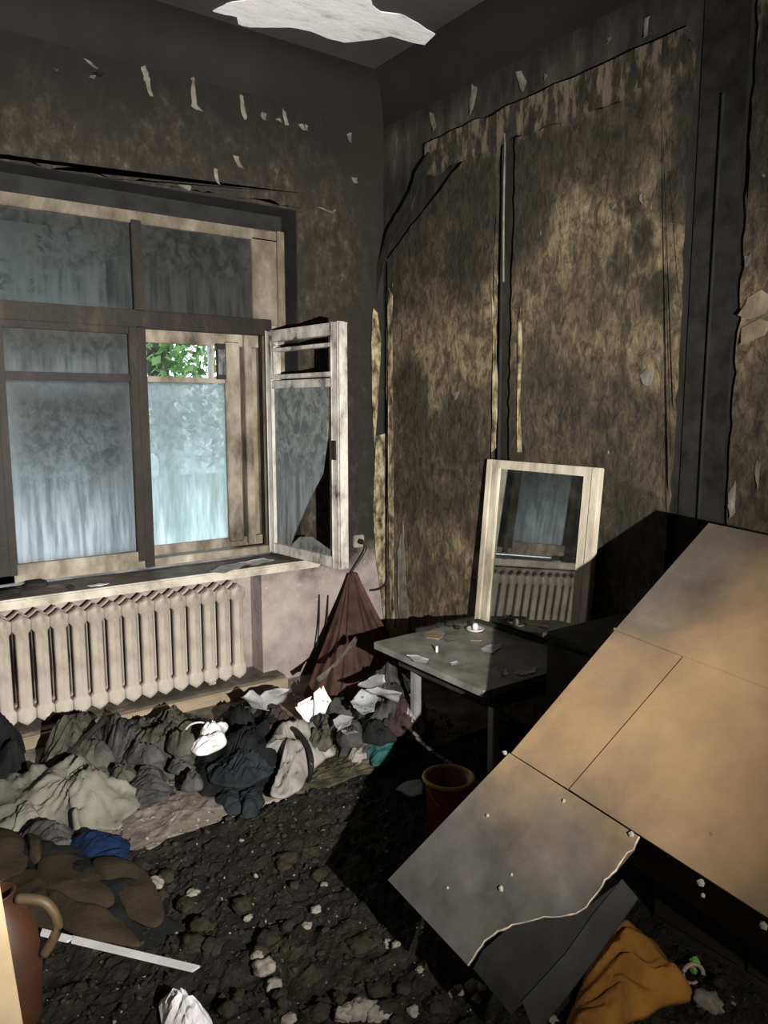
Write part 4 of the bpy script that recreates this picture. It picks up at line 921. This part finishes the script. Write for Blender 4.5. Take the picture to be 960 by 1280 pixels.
obj('pale_hem', bm, 'c_light', mc, True)

# ================================================================== FOREGROUND THINGS
# bucket in the shade under the table
c = onZ(560, 1046, .03)
bk_ = thing('plastic_bucket', (c.x, c.y, rub(c.x, c.y) + .01), 'amber plastic bucket with yellow rim standing in the shadow below the table', 'bucket')
z0 = bk_.location.z
obj('body', lathe(B(), (c.x, c.y, z0), [(.070, 0), (.074, .008), (.092, .235), (.096, .24), (.086, .24), (.068, .02), (.01, .018)], 36), 'amber', bk_, True)
obj('rim', tube(B(), [(c.x + .096 * math.cos(t), c.y + .096 * math.sin(t), z0 + .24) for t in [k * math.pi / 18 for k in range(36)]], .008, 8, True), 'amber_rim', bk_, True)
obj('handle', tube(B(), [(c.x + .102 * math.cos(t), c.y + .06 * math.sin(t) , z0 + .225 - .10 * abs(math.sin(t))) for t in [math.pi + k * math.pi / 14 for k in range(15)]], .003, 6), 'steel', bk_, True)
scrap('paper_scrap', [(494, 992), (508, 980), (528, 978), (530, 996), (512, 1000)], .04, 'white', 'dirty white paper scrap on the floor beside the amber bucket', 'paper', None, .02, .002, 8, .02)
# ochre cloth under the torn panel
cloth('ochre_cloth', [(770, 1142), (800, 1155), (832, 1180), (866, 1216), (842, 1228), (800, 1246), (760, 1272), (722, 1292), (704, 1290), (718, 1230), (742, 1180)], .03, .12, 'c_orange', 'ochre orange cloth crumpled on the floor below the torn hardboard panel', 'cloth', .055, 5, 2.5, 2.6, rag=.012, fmul=1.1, seed=61, segs=150, K=28, p=2.6, zpx=.10)
c = onZ(868, 1205, .05); tag(obj('lime_scrap', setz(lump(B(), c, .022, .7, .7, 1.3, 4), rub(c.x, c.y)), 'lime'), 'bright lime green plastic scrap at the tip of the ochre cloth', 'plastic')
for k, (x, y, rr) in enumerate(((866, 1222, .032), (850, 1240, .022))):
    c = onZ(x, y, .04); c.z = rub(c.x, c.y) + rr + .002
    tag(obj('pink_ribbon', tube(B(), [c + V((rr * math.cos(t) * .8, rr * math.cos(t) * -.5, rr * math.sin(t))) for t in [j * math.pi / 9 for j in range(16)]], [.006] * 16, 6), 'pink'), ['large curl of pale pink ribbon by the lime green scrap', 'small curl of pale pink ribbon beside the ochre cloth'][k], 'ribbon')
# broken white plastic strip
a, b = onZ(50, 1166, .10), onZ(243, 1212, .06); d = (b - a); L = d.length; d.normalize()
s1 = thing('plastic_strip', a, 'broken white plastic strip lying across the charred floor', 'strip')
def stripseg(t0, t1, kick):
    p0, p1 = a + d * (L * t0), a + d * (L * t1); sd = d.cross(V((0, 0, 1))).normalized(); bm = B()
    prism(bm, [p0 - sd * .012, p0 + sd * .012 + d * .01, p1 + sd * (.012 + kick) , p1 - sd * (.012 - kick) + d * .012], (0, 0, .007)); return obj('segment', bm, 'whitep', s1)
stripseg(0, .20, .002); stripseg(.206, 1.0, 0)
# white crumpled packet
cloth('white_packet', [(203, 1244), (222, 1243), (240, 1246), (258, 1262), (262, 1285), (236, 1296), (210, 1290), (204, 1268)], .035, .05, 'white', 'white crumpled packet lying on the charred floor', 'packet', .03, 12, seed=71, smooth=False, K=7, segs=32)
# brown quilted jacket
qo = cloth('quilted_jacket', [(-40, 1050), (20, 1036), (80, 1048), (130, 1062), (180, 1085), (215, 1130), (225, 1165), (190, 1185), (120, 1182), (60, 1165), (10, 1150), (-40, 1150)], .02, .07, 'c_black', None, None, .012, 4, seed=73, p=3, segs=120, parent=None, K=18)
tag(qo, 'brown quilted jacket with dark seams lying on the charred floor', 'clothes')
def qz(x, y): return .055
for k, px in enumerate(([(56, 1080), (75, 1072), (105, 1078), (128, 1098), (140, 1128), (120, 1132), (90, 1122), (62, 1108)], [(124, 1082), (150, 1078), (180, 1095), (196, 1130), (188, 1148), (160, 1138), (140, 1112)],
                        [(66, 1118), (95, 1128), (130, 1138), (150, 1155), (162, 1174), (130, 1170), (92, 1160), (72, 1140)], [(-30, 1045), (10, 1042), (26, 1060), (20, 1088), (-30, 1092)], [(36, 1046), (48, 1048), (50, 1074), (38, 1068)], [(10, 1100), (45, 1092), (58, 1122), (66, 1150), (30, 1146), (8, 1130)])):
    px = [(sum(q[0] for q in px) / len(px) + 1.26 * (x - sum(q[0] for q in px) / len(px)), sum(q[1] for q in px) / len(px) + 1.26 * (y - sum(q[1] for q in px) / len(px))) for x, y in px]
    cloth('quilt_panel', px, .066, .024, 'c_quilt', None, None, .006, 5, rag=.006, fmul=1, seed=80 + k, p=5, segs=48, K=9, parent=qo)
cloth('blue_rag', [(86, 1052), (104, 1042), (135, 1042), (158, 1048), (158, 1062), (140, 1072), (112, 1070)], .05, .07, 'c_blue', 'deep blue cloth bundle between the sheet and the quilted jacket', 'rag', .02, 8, seed=91)
cloth('dark_scarf', [(20, 1040), (55, 1030), (90, 1040), (110, 1062), (90, 1075), (50, 1062)], .03, .06, 'c_grey', 'dark grey scarf tucked under the pale sheet beside the blue rag', 'clothes', .025, 9, seed=93)
# jug beside the cupboard
c = V((.245, 2.13, 0)); jz = rub(c.x, c.y) + .005
jg = thing('plastic_jug', (c.x, c.y, jz), 'burnt orange plastic jug with tan handle beside the cream cupboard', 'jug')
obj('body', lathe(B(), (c.x, c.y, jz), [(.085, 0), (.098, .02), (.104, .16), (.098, .27), (.070, .33), (.045, .355), (.045, .385), (.052, .39), (.044, .39), (.03, .36)], 32), 'jug', jg, True)
obj('handle', tube(B(), curve([(c.x + .048, c.y - .03, jz + .37), (c.x + .11, c.y - .07, jz + .355), (c.x + .135, c.y - .08, jz + .28), (c.x + .10, c.y - .06, jz + .20)]), .014, 10), 'jug_h', jg, True)
# cream cupboard at the edge of view
K_ = V((.262, 1.742, 0.0)); ck = thing('cream_cupboard', K_, 'cream painted cupboard, tilted a little, standing beside the plastic jug', 'cupboard')
ck.rotation_euler = (0, math.radians(-4.2), 0)
def kbox(name, lo, hi, m, par, bev=.006):
    bm = box(B(), lo, hi, bevel=bev); me_o = wobj(name, bm, m, par); return me_o
kbox('carcass', (-.50, .018, .0), (0, .24, .92), 'cream', ck); kbox('top_board', (-.52, -.01, .92), (.01, .25, .945), 'cream', ck)
dd = kbox('door', (-.49, 0, .04), (-.004, .017, .91), 'cream', ck); kbox('knob', (-.06, -.02, .5), (-.035, 0, .525), 'steel', dd)
kbox('skid', (-.50, .018, -.0), (-.46, .42, .0), 'char', ck) if 0 else None

# ================================================================== OUTSIDE
gr = tag(obj('ground', box(B(), (-10, WY + .55, -1.2), (18, 30, -1.0)), 'ground'), kind='structure')
def tree(x, y, h, rx, rz, n, seed, label):
    rnd = random.Random(seed); t = thing('tree', (x, y, -1.0), label, 'tree', 'trees in the yard')
    obj('trunk', tube(B(), curve([(x, y, -1.0), (x + .1, y, h * .4), (x - .05, y, h)]), .12, 10), 'bark', t)
    vs, fs = [], []
    for k in range(n):
        th, ph = rnd.random() * 6.283, math.acos(rnd.uniform(-1, 1)); r = rnd.random() ** .45
        cl = V((math.sin(ph) * math.cos(th) * rx * r, math.sin(ph) * math.sin(th) * rx * r, math.cos(ph) * rz * r + h))
        if N3(cl * 1.7, seed) < -.10: continue
        a = V((rnd.uniform(-1, 1), rnd.uniform(-1, 1), rnd.uniform(-1, 1))).normalized(); b_ = a.orthogonal().normalized(); s = rnd.uniform(.05, .10)
        p = V((x, y, 0)) + cl; b0 = len(vs)
        for q in (-a, b_ * .5, a, -b_ * .5): vs.append(p + q * s - V((x, y, -1.0)))
        fs.append((b0, b0 + 1, b0 + 2, b0 + 3))
    me = bpy.data.meshes.new('foliage'); me.from_pydata(vs, [], fs); me.materials.append(M['leaf']); o = bpy.data.objects.new('foliage', me); C.objects.link(o); o.parent = t; o['kind'] = 'stuff'
tree(3.0, 8.6, 2.6, 1.7, 1.9, 5200, 3, 'leafy green tree outside, showing through the clear vent pane')
tree(-1.6, 9.8, 2.2, 1.8, 1.7, 4200, 5, 'leafy green tree outside behind the frosted sash')
